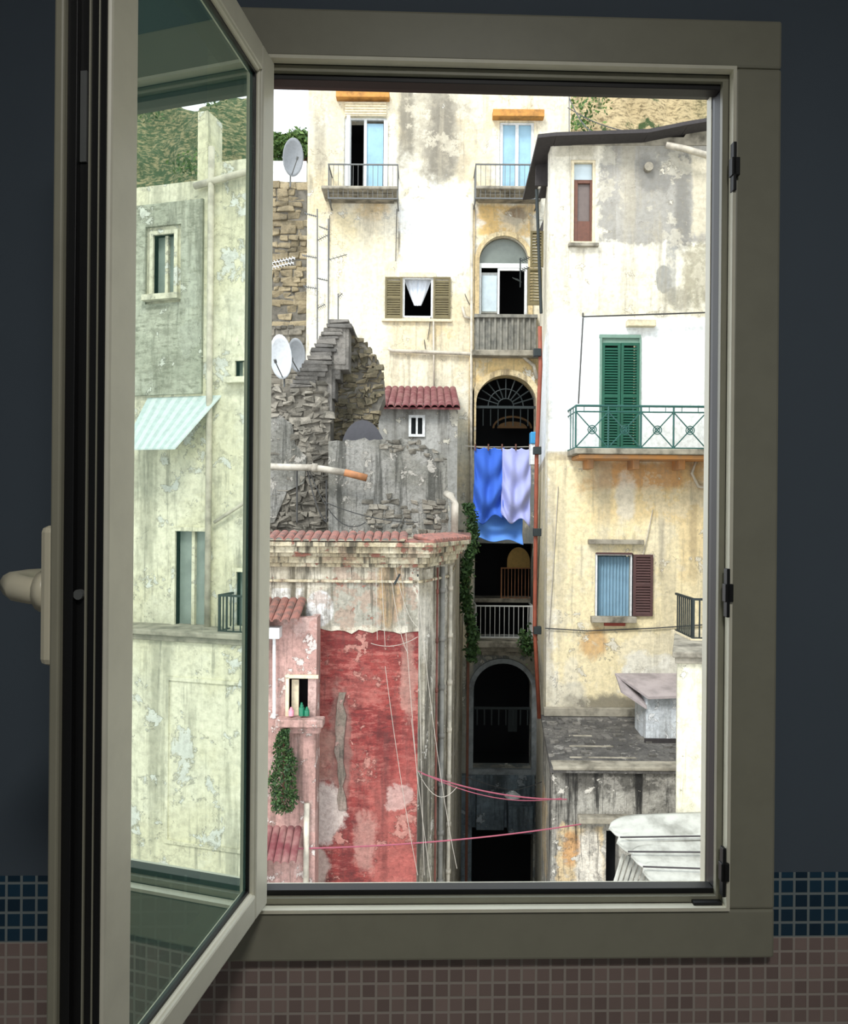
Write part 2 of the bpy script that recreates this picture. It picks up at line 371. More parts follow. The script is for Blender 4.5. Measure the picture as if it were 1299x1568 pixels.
# balcony doors
pframe('door_frame_a',rear,527,180,592,305,D+.08,'white',.09,mull=1)
p=Part('door_glass_a',rear,'bluepane'); p.pbox(560,190,587,300,D+.12,.02); p.done()
p=Part('roller_shade_a',rear,'cream'); p.pbox(529,159,592,180,D,.1)
for i in range(5): p.pbox(529,160+i*4,592,162+i*4,D,.13)
p.done()
p=Part('lintels',rear,'orange'); p.pbox(516,146,597,156,D,.3); p.pbox(754,174,832,185,D,.3); p.done(bevel=.02)
pframe('door_frame_b',rear,765,187,818,305,D+.08,'white',.1,mull=1)
p=Part('door_glass_b',rear,'bluepane'); p.pbox(768,190,816,302,D+.13,.02); p.done()
p=Part('open_leaf_a',rear,'white'); p.pbox(533,188,538,302,D,.5); p.pbox(588,186,594,304,D,.06); p.done()
p=Part('balcony_slabs',rear,'slab'); 
p.pbox(498,304,611,309,D,1.0); p.pbox(726,304,828,309,D,1.0); p.pbox(505,309,604,312,D,.7)
p.pbox(732,309,822,312,D,.7)
p.pbox(722,540,836,549,D,.45); p.pbox(722,975,822,985,D,.9); p.pbox(728,985,816,993,D,.6); p.pbox(736,993,808,1001,D,.35)
p.done(bevel=.03)
for (a,b) in ((503,609),(729,826)):
    xa,xb,za,zb=R4(a,252,b,304,D-.95); railing(rear,'balcony_railing',xa,xb,D-.95,za,zb,'greyiron' ,.15,.008,D)
# shuttered window
shutter(rear,'window_shutter_l',590,425,616,488,D,'olive'); shutter(rear,'window_shutter_r',664,425,690,488,D,'olive')
pframe('window_frame',rear,617,425,663,487,D+.05,'white',.06)
p=Part('window_lintel',rear,'cream'); p.pbox(612,418,668,425,D,.06); p.pbox(585,489,692,493,D,.1); p.done()
# swagged curtains
p=Part('curtain_swag',rear,'curtain'); x0_,x1_,z0_,z1_=R4(619,427,661,468,D+.25)
n=14
for side in (0,1):
    prev=None
    for i in range(n+1):
        t=i/n; z=z1_-(z1_-z0_)*t
        w=(x1_-x0_)*.5; outer=(x0_ if side==0 else x1_); s_=1 if side==0 else -1
        a=outer+s_*w*(t**1.1)*.75; b=outer+s_*w*(1.0) ; 
        row=p.vs([(a+(b-a)*k/6,D+.25+.05*math.sin(k*2.2+t*2),z+.0*k) for k in range(7)])
        if prev:
            for k in range(6): p.bm.faces.new([prev[k],prev[k+1],row[k+1],row[k]])
        prev=row
p.done(True)
# loggia 1
p=Part('arch_mouldings',rear,plaster('moulding_plaster',(226,208,166),(206,184,138),(126,112,86),(190,180,160),streak=.6))
arch_ring(p,ha1[0],ha1[1],zs_of(ha1,400),ha1[3],.14,D-.08,D,ha1[2]); 
arch_ring(p,ha2[0],ha2[1],zs_of(ha2,618),ha2[3],.18,D-.1,D,W(770,688,D)[1])
p.pbox(720,316,726,540,D,.12); p.pbox(718,546,726,688,D,.1)
p.done()
p=Part('lower_arch_moulding',rear,simple('grey_moulding',(140,146,146),.9,var=.8,scale=3)); arch_ring(p,ha4[0],ha4[1],zs_of(ha4,1056),ha4[3],.15,D-.1,D,ha4[2]); p.pbox(716,1176,822,1184,D,.15); p.done()
p=Part('lunette_glass',rear,'greypane'); a=arch_pts(ha1[0],ha1[1],zs_of(ha1,402),ha1[3]-.03); p.prism(a,D+.15,D+.18); p.done()
p=Part('loggia_joinery',rear,'white'); p.pbox(734,404,809,411,D+.1,.06); p.pbox(734,418,764,480,D+.3,.04); p.pbox(734,411,737,482,D+.1,.05);p.pbox(762,411,765,482,D+.1,.05);p.pbox(803,411,807,482,D+.1,.05);p.pbox(765,411,803,415,D+.1,.05); p.done()
p=Part('loggia_glass',rear,'skypane'); p.pbox(738,422,761,477,D+.2,.01); p.done()
p=Part('loggia_parapet',rear,simple('weathered_panel',(134,132,122),.9,var=.8,scale=4,dark=(72,74,70))); p.pbox(726,484,822,489,D,.25); p.pbox(728,489,820,539,D,.14)
for i in range(11): p.pbox(730+i*8.7,489,733+i*8.7,539,D,.2)
p.done()
# fan light
p=Part('fanlight_grille',rear,'iron'); cx=(ha2[0]+ha2[1])/2; zs=zs_of(ha2,622); R=(ha2[1]-ha2[0])/2
for i in range(1,10):
    a=math.pi*i/10; p.tube([(cx+.25*math.cos(a),D+.1,zs+.25*math.sin(a)),(cx+R*.98*math.cos(a),D+.1,zs+R*.93*math.sin(a))],.022,5)
for rr in (.25,.55): p.tube([(cx+rr*R/.93*math.cos(math.pi*i/12),D+.1,zs+rr*R/.93*math.sin(math.pi*i/12)) for i in range(13)],.02,5)
p.box(ha2[0],ha2[1],D+.06,D+.14,zs-.06,zs+.02)
for i in range(9): 
    x=ha2[0]+(ha2[1]-ha2[0])*i/8; p.tube([(x,D+.1,zs),(x,D+.1,zs-.6)],.016,5)
p.done()
p=Part('inner_arch',rear,simple('inner_brown_plaster',(120,92,60),.9)); b=R4(757,640,812,656,D+1.5); arch_ring(p,b[0],b[1],b[2],b[3],.06,D+1.4,D+1.5); p.prism(arch_pts(b[0]+.1,b[1]-.1,b[2],b[3]-.12),D+1.45,D+1.5); p.done()  # plain brown for the inner arch
# lower stairs landing
p=Part('landing_window',rear,'warm'); b=R4(777,838,812,870,D+1.2); p.prism(arch_pts(b[0],b[1],b[2]+.2,b[3])+[(b[1],b[2]),(b[0],b[2])],D+1.2,D+1.25); p.done()
xa,xb,za,zb=R4(768,870,815,916,D+.9); railing(rear,'landing_railing',xa,xb,D+.9,za,zb,'orangepipe',.11,.012)
p=Part('landing_floor',rear,'slab'); p.pbox(727,916,816,922,D+.9,.1,.8); p.done()
xa,xb,za,zb=R4(729,928,816,976,D-.85); railing(rear,'lower_balcony_railing',xa,xb,D-.85,za,zb,'lightiron',.14,.011,D)
p=Part('arch_door_grille',rear,'iron')
for i in range(8): p.pbox(730+i*11,1085,732+i*11,1110,D+.2,.04)
p.pbox(727,1082,812,1086,D+.2,.04); p.pbox(778,1085,792,1120,D+.9,.04); p.done()
p=Part('stone_base',rear,plaster('base_stone',(120,134,140),(92,104,110),(58,66,68),(150,158,160),streak=.6)); p.pbox(700,1184,722,1400,D,.25); p.pbox(722,1184,818,1264,D,.2); p.pbox(728,1205,770,1262,D,.5);p.pbox(775,1222,812,1264,D,.7); p.done(bevel=.03)
# pipes
p=Part('pipes',rear,'pipe')
p.tube([V3(595,533,D-.12),V3(600,537,D-.12),V3(700,541,D-.12),V3(800,545,D-.12),V3(818,560,D-.12),V3(822,580,D-.12)],.06,8)
p.tube([V3(723,312,D-.14),V3(721,800,D-.14),V3(716,1060,D-.14)],.045,8); p.tube([V3(664,492,D-.1),V3(665,596,D-.1)],.03)
p.tube([V3(708,470,D-.1),V3(712,485,D-.1),V3(721,488,D-.1)],.05)
p.done(True)
p=Part('cables',rear,'wire')
for (a,b,c,d) in ((505,330,503,470),(608,320,606,400),(660,485,655,520),(650,520,652,535),(722,470,712,450)):
    p.wire(V3(a,b,D-.05),V3(c,d,D-.05),.03,.012)
p.done()

# copper drain on corner
dp=empty('drainpipe'); p=Part('pipe',dp,'drain'); p.tube([V3(827,500,19.0),V3(828,560,19.0),V3(822,700,19.0),V3(819,960,19.0),V3(826,1100,19.0)],.05,8); p.done(True)
p=Part('couplings',dp,'iron'); 
for py in (540,690,815,965): 
    x,_,z=V3(823,py,18.95); p.box(x-.09,x+.09,18.88,19.06,z-.09,z+.09)
p.tube([V3(822,290,19.0),V3(829,480,19.0)],.04,8)
p.done(bevel=.01)

# shutters on flank between buildings
sh=empty('open_shutter')
for i,(a,b,c,d_) in enumerate(((812,355,832,410),(808,412,830,468))): shutter(sh,'leaf_%d'%(i+1),a,b,c,d_,20.5,'olive',mid=False)

# ---------- annex with red roof ----------
D=22.; an=empty('annex_shed')
mAn=plaster('annex_plaster',(176,176,170),(152,152,146),(110,108,100),(200,196,180),streak=.5,grime=.7)
p=Part('walls',an,mAn); hh=R4(629,639,648,666,D); a=R4(578,618,700,900,D); holed(p,a[0],a[1],G,a[3],[hh],D,D+.3); p.box(a[0],a[0]+.3,D+.3,D+2.9,G,a[3]); p.box(a[1]-.3,a[1],D+.3,D+2.9,G,a[3]); p.box(a[0]+.3,a[1]-.3,D+2.5,D+2.9,G,a[3]); p.done()
p=Part('window_trim',an,'white'); 
for r in ((626,636,651,640),(626,665,651,669),(626,640,630,665),(647,640,651,665),(637,640,640,665)): p.pbox(*r,D,.06)
p.done(); p=Part('window_dark',an,'iron'); p.box(hh[0],hh[1],D+.2,D+.22,hh[2],hh[3]); p.done()
p=Part('red_roof',an,'redtile'); a=R4(572,622,704,626,D); zb=W(640,594,D+2.6)[1]; tiles(p,a[0],a[1],D-.35,a[2],D+2.7,zb,.2); p.hexa([(a[0],D-.3,a[2]-.05),(a[1],D-.3,a[2]-.05),(a[1],D-.3,a[2]),(a[0],D-.3,a[2]),(a[0],D+2.7,zb-.05),(a[1],D+2.7,zb-.05),(a[1],D+2.7,zb),(a[0],D+2.7,zb)]); p.done()

# ---------- stone tower behind left ----------
tw=empty('stone_tower'); D=30.
masonry(tw,'tower',[(380,282),(470,280),(470,860),(380,860)],D,'stoney',.5,.24,3,relief=.08,rough=.05)
p=Part('white_parapet',tw,'white'); p.pbox(380,248,470,280,D+.5,.1,.4); p.done()
wl=empty('garden_wall'); masonry(wl,'wall',[(380,500),(470,500),(470,700),(380,700)],27.,'stone',.4,.2,.6)

# ---------- stone ruin ----------
ru=empty('stone_ruin')
masonry(ru,'left_wall',[(330,598),(440,594),(470,586),(500,588),(506,640),(506,860),(330,860)],18.,'stone',.22,.11,1.,rough=.05,relief=.08)
masonry(ru,'gable',[(480,680),(462,600),(490,548),(512,506),(540,500),(546,516),(556,522),(566,540),(580,552),(586,575),(588,610),(576,640),(578,680)],18.75,'stonem',.2,.11,.9,rough=.05,relief=.09)
mRu=plaster('ruin_render',(150,149,142),(124,123,114),(70,70,64),(172,168,158),streak=.65,pk=.58,sc=1.8,bump=1.)
# surviving render over part of the ruin's left wall
rp_=[(404,640),(430,636),(448,650),(452,680),(470,700),(466,740),(440,752),(420,800),(404,804)]
p=Part('left_render_patch',ru,mRu); p.pprism(rp_,17.93,.02,.02); p.done()
D=17.
top=[(503,676)]+[(503+i*7,676-6*random.random()+ (0 if i<17 else (i-17)*2.4)) for i in range(1,26)]+[(685,706),(688,860),(503,860)]
p=Part('rendered_wall',ru,mRu); p.pprism(top,D,0,.7); p.done()
masonry(ru,'rubble_base',[(560,768),(600,758),(640,770),(688,762),(688,860),(560,860)],D-.0,'stone',.2,.1,.3,fill=.75,core=False,relief=.05)
masonry(ru,'rubble_top',[(585,684),(600,672),(650,676),(686,704),(686,712),(640,694),(600,694)],D-.0,'stone',.15,.08,.3,fill=.7,core=False,relief=.05,rough=.04)
p=Part('slate_steps',ru,'slate')
for i in range(17):
    t=i/16; px=452+t*58; py=592-t*96
    x,_,z=V3(px,py,18.4); w=.55-.1*t+random.uniform(-.1,.1); j=lambda:random.uniform(-.035,.035)
    p.hexa([(x-.05+j(),17.95+j(),z-.09),(x+w+j(),17.95+j(),z-.09+j()),(x+w-.02,17.95,z+.0+j()),(x-.05,17.95+j(),z+.0),(x,19.5,z-.1),(x+w,19.5,z-.1),(x+w,19.5,z),(x,19.5,z)])
    p.box(x+.06,x+w-.06+j(),18.05+j(),19.5,z-1.0-.3*(1-t),z-.09)
p.done(bevel=.02)
p=Part('tarp_vault',ru,'plaque'); a=R4(523,643,588,690,17.6); p.prism(arch_pts(a[0],a[1],a[2],a[3]),17.6,18.6); p.done()
p=Part('gutter_pipe',ru,'dirtypipe'); p.tube([V3(330,712,16.6),V3(430,715,16.6),V3(478,716,16.6),V3(500,719,16.6),V3(530,724,16.6)],.07,10); p.tube([V3(478,716,16.6),V3(486,716.5,16.6)],.09,10); p.tube([V3(684,756,16.8),V3(692,760,16.5),V3(697,772,16.4),V3(696,825,16.4)],.075,10); p.done(True)
p=Part('pipe_end',ru,'orangepipe'); p.tube([V3(528,723.5,16.6),V3(562,732,16.6)],.075,10); p.done(True)
p=Part('ruin_cables',ru,'wire'); p.wire(V3(470,716,16.7),V3(500,800,16.7),.2,.015); p.wire(V3(472,716,16.7),V3(560,800,16.7),.5,.012); p.wire(V3(500,770,16.7),V3(640,800,16.7),.1,.012); p.tube([V3(455,720,16.8),V3(455,800,16.8)],.02);p.tube([V3(500,735,16.8),V3(500,800,16.8)],.02); p.done()

# ---------- red building ----------
D=14.; red=empty('red_house')
mRed=plaster('red_paint',(126,46,44),(144,62,56),(88,38,36),(176,124,112),d=D,sc=1.3,streak=.35,pk=.58,brick=(176,106,96),bump=1.,grime=.8,stroke=.75,blobs=[
 (560,1180,650,1420,(172,98,88),'b',.9,1.6,.7),(600,1100,650,1360,(168,88,80),'o',.9,1.,.5),(480,960,640,1000,(112,44,42),'b',.8,1.2,.6)],
 late=[(500,1045,540,1260,(130,108,98),'o',.5,1.8,.6),(452,1195,530,1300,(194,182,172),'o',.3,1.3,.9),(465,1290,505,1370,(182,166,154),'o',.4,1.5,.85),(470,1100,515,1200,(164,126,112),'o',.8,2.,.7),(590,1200,640,1240,(196,170,160),'o',.4,2.4,.65),(540,1240,580,1340,(182,142,130),'o',.6,2.2,.6),(610,980,640,1100,(176,142,128),'o',.6,2.2,.55)])
mFr=plaster('frieze_plaster',(204,198,180),(180,172,150),(100,94,78),(154,104,88),d=D,sc=1.5,streak=.8,pk=.60,bump=.8,blobs=[(500,885,640,960,(154,152,138),'b',.2,.9,.9),(468,905,512,960,(224,224,220),'o',.2,.5,.9),(575,840,620,960,(186,138,60),'o',.5,1.3,.5),(415,900,465,935,(236,236,228),'b',.2,.5,.8)])
mSide=plaster('side_plaster',(200,195,181),(168,161,142),(86,82,72),(222,218,208),d=D,sc=1.3,streak=.95,pk=.6)
A=(W(640,1100,D)[0],D); B=(W(686,1000,15.4)[0],15.4); Cc=(1.22,24.5); L=(-4.6,D)
z_red=W(560,957,D)[1]; z_top=W(560,832,D)[1]
p=Part('red_wall',red,mRed); p.box(L[0],A[0],D,D+.4,G,z_red); p.done()
# ragged lower edge of the frieze render lapping over the red paint
zz_=[(A[0],z_top),(L[0],z_top),(L[0],z_red)]; k=0
while True:
    x=L[0]+k*.12; 
    if x>A[0]: break
    zz_.append((x,z_red-.10+.14*noise.noise(Vector((x*1.3,0,4)))+.10*noise.noise(Vector((x*6,0,9))))); k+=1
zz_.append((A[0],z_red-.1))
p=Part('frieze_wall',red,mFr); p.prism(zz_,D-.02,D+.4); p.done()
p=Part('side_walls',red,mSide); p.plan([A,B,Cc,(Cc[0]-.4,Cc[1]),(B[0]-.4,B[1]+.2),(A[0]-.1,A[1]+.35)],G,z_top); p.done()
def off(path,q):
    out=[]
    for i,pt in enumerate(path):
        ns=[]
        for a,b in ((i-1,i),(i,i+1)):
            if a<0 or b>=len(path): continue
            dx=path[b][0]-path[a][0]; dy=path[b][1]-path[a][1]; l=math.hypot(dx,dy); ns.append((dy/l,-dx/l))
        nx=sum(n[0] for n in ns)/len(ns); ny=sum(n[1] for n in ns)/len(ns); l2=nx*nx+ny*ny
        out.append((pt[0]+nx/l2*q,pt[1]+ny/l2*q))
    return out
path=[L,A,B,(B[0]+.25,B[1]+4)]
p=Part('cornice',red,plaster('cornice_plaster',(206,198,172),(172,160,130),(80,74,60),(146,98,82),streak=.85,sc=2,pk=.58))
for (pa,pb,q) in ((829,836,.42),(836,846,.34),(846,852,.26),(852,862,.18),(862,868,.12),(888,892,.07)):
    o=off(path,q); z1=W(560,pa,D)[1]; z0=W(560,pb,D)[1]
    ring=o+[(o[-1][0]-.9,o[-1][1]),(B[0]-.9,B[1]+.6),(A[0]-.4,A[1]+.6),(L[0],L[1]+.6)]
    p.plan(ring,z0,z1)
p.done(bevel=.012)
p=Part('roof_deck',red,'mortar'); p.plan([L,A,B,Cc,(-4.6,24.5)],z_top-.2,z_top+.02); p.done()
p=Part('coping_tiles',red,'tile'); tiles(p,L[0],A[0]-.2,D-.45,W(560,828,D-.45)[1]-.01,D+.1,W(560,818,D)[1],.15); p.done()
p=Part('coping_side',red,'tile'); o=off(path,.4); p.plan([(A[0]-.25,D-.4),o[1],o[2],o[3],(o[3][0]-.8,o[3][1]),(B[0]-.5,B[1]+.3),(A[0]-.25,D+.2)],z_top+.03,z_top+.07)
for i in range(14):
    t=i/13; x=o[1][0]+(o[2][0]-o[1][0])*t; y=o[1][1]+(o[2][1]-o[1][1])*t; p.tube([(x,y,z_top+.06),(x-.35,y+.35,z_top+.13)],.05,6)
p.done(bevel=.01)
def onchamf(t,o=.06):
    nx,ny=(B[1]-A[1]),-(B[0]-A[0]); l=math.hypot(nx,ny); return (A[0]+(B[0]-A[0])*t+nx/l*o, A[1]+(B[1]-A[1])*t+ny/l*o)
zt=W(560,872,D)[1]
for nm,mt,t,r in (('thin_rusty_pipe','rustpipe',.5,.022),('grey_downpipe','greypipe',.68,.05),('corner_downpipe','pipe',.97,.04)):
    p=Part(nm,red,mt); x,y=onchamf(t); p.tube([(x,y,zt),(x,y,G)],r,8)
    for k in range(8): p.tube([(x,y,zt-.9*k-.4),(x,y,zt-.9*k-.48)],r*1.35,8)
    p.done(True)
p=Part('corner_pilaster',red,mSide); x,y=onchamf(.12,.0); x2,y2=onchamf(.36,.0); q1=onchamf(.12,.05); q2=onchamf(.36,.05); p.plan([(x,y),q1,q2,(x2,y2)],G,zt); p.done()
p=Part('facade_cables',red,'whitewire')
for (a,b,c,d_,s) in ((615,870,640,1200,.1),(600,890,625,1000,.2),(640,890,650,1340,.25),(640,1180,700,1205,.3),(590,1020,640,1340,.2),(568,985,640,975,.1),(630,1100,660,1350,.1),(575,820,578,980,.02),(582,820,590,990,.02),(598,830,640,960,.3),(640,900,700,1330,.4)):
    p.wire(V3(a,b,D-.08),V3(c,d_,D-.12),s,.005)
p.done()
p=Part('wall_lamp_bracket',red,'iron'); p.tube([V3(612,880,D),V3(612,880,D-.3),V3(604,895,D-.3)],.02); p.tube([V3(640,880,D),V3(640,882,D-.3)],.015); p.done()
p=Part('concrete_strip',red,plaster('raw_concrete',(146,130,118),(118,108,96),(62,56,48),(170,136,126),sc=3,streak=.8)); pts=[(516+random.uniform(-5,4),1060+i*18) for i in range(11)]+[(528+random.uniform(-4,5),1240-i*18) for i in range(11)]
p.pprism(pts,D,.03); p.done(bevel=.01)
# pink lean-to
D2=13.5
mPk=plaster('pink_plaster',(192,154,144),(176,140,130),(122,98,88),(208,196,188),d=D2,sc=1.6,streak=.6,pk=.58)
lean=R4(330,945,474,1110,D2); hh=R4(441,1037,487,1097,D2); 
p=Part('leanto_wall',red,mPk); xr=W(474,1000,D2)[0]; 
hwn=(hh[0],xr-.02,hh[2],hh[3]); holed(p,L[0],xr+.12,W(450,1400,D2)[1],lean[3],[hwn],D2,D2+.2); p.box(xr,xr+.12,D2+.2,D,W(450,1400,D2)[1],lean[3]); p.done()
p=Part('leanto_room',red,'dark'); p.box(hwn[0]-.1,hwn[1]-.0,D2+.4,D2+.45,hwn[2]-.1,hwn[3]+.1); p.done()
p=Part('leanto_window_frame',red,'cream'); p.pbox(438,1033,488,1038,D2,.05); p.pbox(438,1037,443,1097,D2,.05); p.pbox(447,1040,458,1096,D2+.12,.03); p.done()
p=Part('leanto_sill',red,mPk); p.pbox(426,1096,498,1108,D2,.28); p.pbox(436,1108,492,1120,D2,.15); p.done(bevel=.02)
p=Part('leanto_tiles',red,'tile'); a=R4(330,934,462,945,D2); tiles(p,a[0],a[1],D2-.35,a[2]-.02,D,a[3]+.12,.15); p.done()
p=Part('wall_box',red,'white'); p.pbox(400,958,432,975,D2,.25); p.tube([V3(420,975,D2-.1),V3(420,1100,D2-.1)],.03); p.done(bevel=.01)
p=Part('lower_tiles',red,'redtile'); tiles(p,*R4(330,1290,462,1300,D2)[:2],D2-.6,W(430,1298,D2)[1],D2,W(430,1268,D2)[1],.12); p.done()
p=Part('white_downpipe',red,'pipe'); p.tube([V3(470,1230,D2-.05),V3(468,1400,D2-.05)],.05,8); p.done(True)
# cleaning bottles
for i,(px,c,h) in enumerate(((446,'pink',.14),(462,'bottle',.22),(470,'bottle',.15))):
    x,z=W(px,1096,D2-.12); e=empty('detergent_bottle' if i==0 else 'detergent_bottle.%03d'%i); q=Part('body',e,c)
    q.tube([(x,D2-.12,z),(x,D2-.12,z+h*.65)],.045,10); q.tube([(x,D2-.12,z+h*.65),(x,D2-.12,z+h*.85)],.028,10); q.tube([(x,D2-.12,z+h*.85),(x,D2-.12,z+h)],.018,8); q.done()
pl=empty('trailing_plant'); q=Part('foliage',pl,'leaf')
cx,cz=W(434,1180,D2-.25); hz=62/F*D2
def pf():
    t=random.uniform(-1,1); r=(.2-.08*t)*math.sqrt(1-t*t*.7)*random.uniform(.5,1.25); a=random.uniform(0,6.28)
    return (cx+r*math.cos(a)*.9+.03*math.sin(t*7),D2-.25+r*math.sin(a)*.7,cz+t*hz)
leaves(q,pf,2600,.035); q.done(); q=Part('stems',pl,'wood'); q.tube([(cx,D2-.2,cz+hz+.1),(cx,D2-.22,cz-hz)],.02); q.tube([(cx,D2-.2,cz+hz+.1),(cx,D2,cz+hz+.15)],.015); q.done()

# ---------- right building ----------
D=18.; rb=empty('apartment_building')
mRt=plaster('right_plaster',(230,226,212),(224,216,190),(172,164,142),(210,204,186),d=D,sc=1.,streak=.36,pk=.62,grime=.7,blobs=[
 (838,215,1200,480,(228,223,204),'b',.2,.5,.5),(846,240,876,480,(190,186,166),'b',1.,1.2,.5),
 (915,200,1110,372,(150,148,141),'b',.12,.6,.95),(965,240,1035,300,(112,111,106),'o',.6,1.6,.7),(1030,215,1060,400,(100,99,94),'b',1.,1.5,.65),(1060,240,1110,360,(204,195,170),'b',.3,.8,.8),(850,222,915,240,(142,136,114),'b',.6,1,.6),(940,235,965,370,(176,173,164),'b',.8,1.4,.5),
 (1003,405,1030,450,(124,128,128),'o',.2,.9,.85),(1020,370,1036,470,(150,150,144),'b',.5,1.,.75),(1045,372,1100,478,(152,147,124),'o',.6,2.,.85),(1015,440,1060,475,(136,133,118),'o',.7,1.6,.7),
 (836,700,1300,1100,(228,212,166),'b',.1,.5,.85),(895,703,1100,752,(190,138,78),'b',.7,1.,.85),(900,745,1060,800,(216,188,132),'b',.9,1.5,.6),(940,720,975,800,(218,214,200),'o',.6,1.6,.7),(1040,700,1090,900,(212,188,138),'b',.7,1.4,.6),(1008,780,1018,905,(140,132,110),'b',1,1,.65),(1055,740,1070,900,(150,134,102),'b',1,1.2,.55),
 (880,955,940,1015,(196,150,88),'o',.6,1.5,.75),(860,1000,890,1060,(222,214,190),'o',.5,1.4,.7),(950,1000,1050,1060,(228,228,222),'b',.4,1.4,.75),(836,1040,900,1090,(204,200,184),'b',.5,1.4,.7),(850,1062,1000,1110,(88,85,78),'b',.7,1.4,.8),(832,700,850,1100,(164,156,138),'b',.8,1.,.65)],
 late=[(836,484,1300,694,(236,241,243),'b',.08,.12,.88),(838,484,850,692,(176,184,184),'b',1,1.,.5),(836,692,1100,706,(150,134,108),'b',.6,1.,.6),(985,640,1100,694,(214,216,210),'b',1.,1.4,.5)])
xl=W(840,650,D)[0]; xr_=9.5
zt=W(940,222,D)[1]
holes=[R4(874,245,912,375,D),R4(920,517,979,688,D),R4(912,848,968,948,D)]
p=Part('facade',rb,mRt); holed(p,xl,xr_,G,zt,holes,D,D+.4); p.done()
xb=W(826,600,25.)[0]
p=Part('side_wall',rb,mRt); p.plan([(xl,D+.02),(xb,24.98),(xb+.4,24.98),(xl+.4,D+.4)],G,zt); p.done()
p=Part('roof_body',rb,'eave'); p.box(xl+.5,xr_,D+.4,D+6,zt-.3,zt-.05); p.done()
p=Part('rooms',rb,'dark')
for h in holes: p.box(h[0]-.1,h[1]+.1,D+.9,D+1.,h[2]-.1,h[3]+.1)
p.done()
# eave
p=Part('eave',rb,'eave')
pts=[(822,214),(850,211),(990,206),(1050,194),(1100,186)]
for a,b in zip(pts[:-1],pts[1:]):
    (xa,za),(xb2,zb2)=W(*a,D-.3),W(*b,D-.3)
    p.hexa([(xa,D-.5,za-.05),(xb2,D-.5,zb2-.05),(xb2,D-.5,zb2+.03),(xa,D-.5,za+.03),(xa+.1,D+3,za-.05),(xb2,D+3,zb2-.05),(xb2,D+3,zb2+.03),(xa+.1,D+3,za+.03)])
p.pprism([(822,222),(844,222),(840,284),(820,284)],D+.9,.0,.06)
p.done()
p=Part('parapet_top',rb,'slab'); p.pprism([(846,214),(1045,214),(1055,199),(1110,199),(1110,226),(846,226)],D+.1,.12,.3); p.done()
p=Part('roof_pipe',rb,'pipe'); p.tube([V3(1020,222,D-.3),V3(1050,228,D-.3),V3(1100,243,D-.3)],.07,8); p.tube([V3(1068,700,D-.1),V3(1060,725,D-.1),V3(1070,745,D-.1),V3(1090,748,D-.1)],.035,8); p.done(True)
# top window
pframe('upper_window_frame',rb,874,245,912,375,D+.05,'cream',.07)
p=Part('upper_window_head',rb,'skypane'); p.pbox(877,250,909,276,D+.15,.02); p.done()
p=Part('upper_window_wood',rb,'wood'); p.pbox(878,277,884,372,D+.12,.05); p.pbox(903,277,909,372,D+.12,.05); p.pbox(884,277,903,282,D+.12,.05); p.pbox(884,340,903,372,D+.12,.05); p.done()
p=Part('upper_window_pane',rb,simple('dull_pane',(104,92,86),.4)); p.pbox(884,282,903,340,D+.15,.02); p.done()
p=Part('window_sills',rb,'slab'); p.pbox(870,374,916,379,D,.12); p.pbox(900,826,984,833,D,.16); p.pbox(904,943,972,952,D,.2); p.done(bevel=.01)
p=Part('vent',rb,'slab'); x,_,z=V3(992,258,D); p.tube([(x,D,z),(x,D-.12,z)],.1,12); p.done()
# white band details
p=Part('awning_rail',rb,'wire'); p.wire(V3(893,485,D-.25),V3(1100,478,D-.25),0,.018); p.wire(V3(893,487,D-.25),V3(886,618,D-.8),0,.018); p.tube([V3(893,480,D),V3(893,485,D-.25)],.02); p.tube([V3(835,962,D-.05),V3(900,966,D-.05),V3(1000,962,D-.05),V3(1090,956,D-.05)],.014); p.done()
p=Part('awning_box',rb,'cream'); p.pbox(958,492,1002,502,D,.18); p.done(bevel=.02)
# green shutters
p=Part('shutter_frame',rb,simple('grey_green_frame',(110,140,125),.7)); p.pbox(918,513,981,518,D,.05); p.pbox(918,518,921,688,D,.05); p.pbox(978,518,981,688,D,.05); p.pbox(921,518,978,526,D+.04,.04); p.done()
shutter(rb,'green_shutter_l',921,526,949,688,D+.02,'greensh',pitch=.06); shutter(rb,'green_shutter_r',950,526,978,688,D+.02,'greensh',pitch=.06)
# balcony
Dj=17.1
x0_,x1_,z0_,z1_=R4(880,688,1300,702,Dj)
p=Part('balcony_slab',rb,'slab'); p.box(x0_,xr_-1,Dj-.08,D,z0_+.07,z1_); p.done(bevel=.02)
p=Part('balcony_underside',rb,'ochreslab'); p.box(x0_+.1,xr_-1,Dj,D,z0_-.02,z0_+.07); 
for i in range(5): p.box(x0_+.35+i*1.0,x0_+.5+i*1.0,D-.5,D,z0_-.22,z0_)
p.done(bevel=.02)
p=Part('balcony_railing',rb,'greeniron'); zt_=W(980,622,Dj)[1]; zm=W(980,631,Dj)[1]; zb_=W(980,686,Dj)[1]
xa=W(882,650,Dj)[0]; 
for z,r in ((zt_,.024),(zm,.016),(zb_,.018)): p.tube([(xa,D,z),(xa,Dj,z),(xr_-1,Dj,z)],r,6)
pw=(50/F*Dj); k=0; x=xa
while x<xr_-1:
    p.tube([(x,Dj,zb_-.05),(x,Dj,zt_)],.02,6); xx=x+pw
    cxx=(x+xx)/2; cz_=(zb_+zm)/2
    p.tube([(x,Dj,zb_),(cxx,Dj,cz_),(xx,Dj,zm)],.014,5); p.tube([(x,Dj,zm),(cxx,Dj,cz_),(xx,Dj,zb_)],.014,5)
    for rr in (.09,.05): p.tube([(cxx+rr*math.cos(a*math.pi/6),Dj-.01,cz_+rr*math.sin(a*math.pi/6)) for a in range(13)],.012,5)
    for q in (.25,.75): p.tube([(x+pw*q,Dj,zm),(x+pw*q,Dj,zt_)],.008,5)
    x=xx
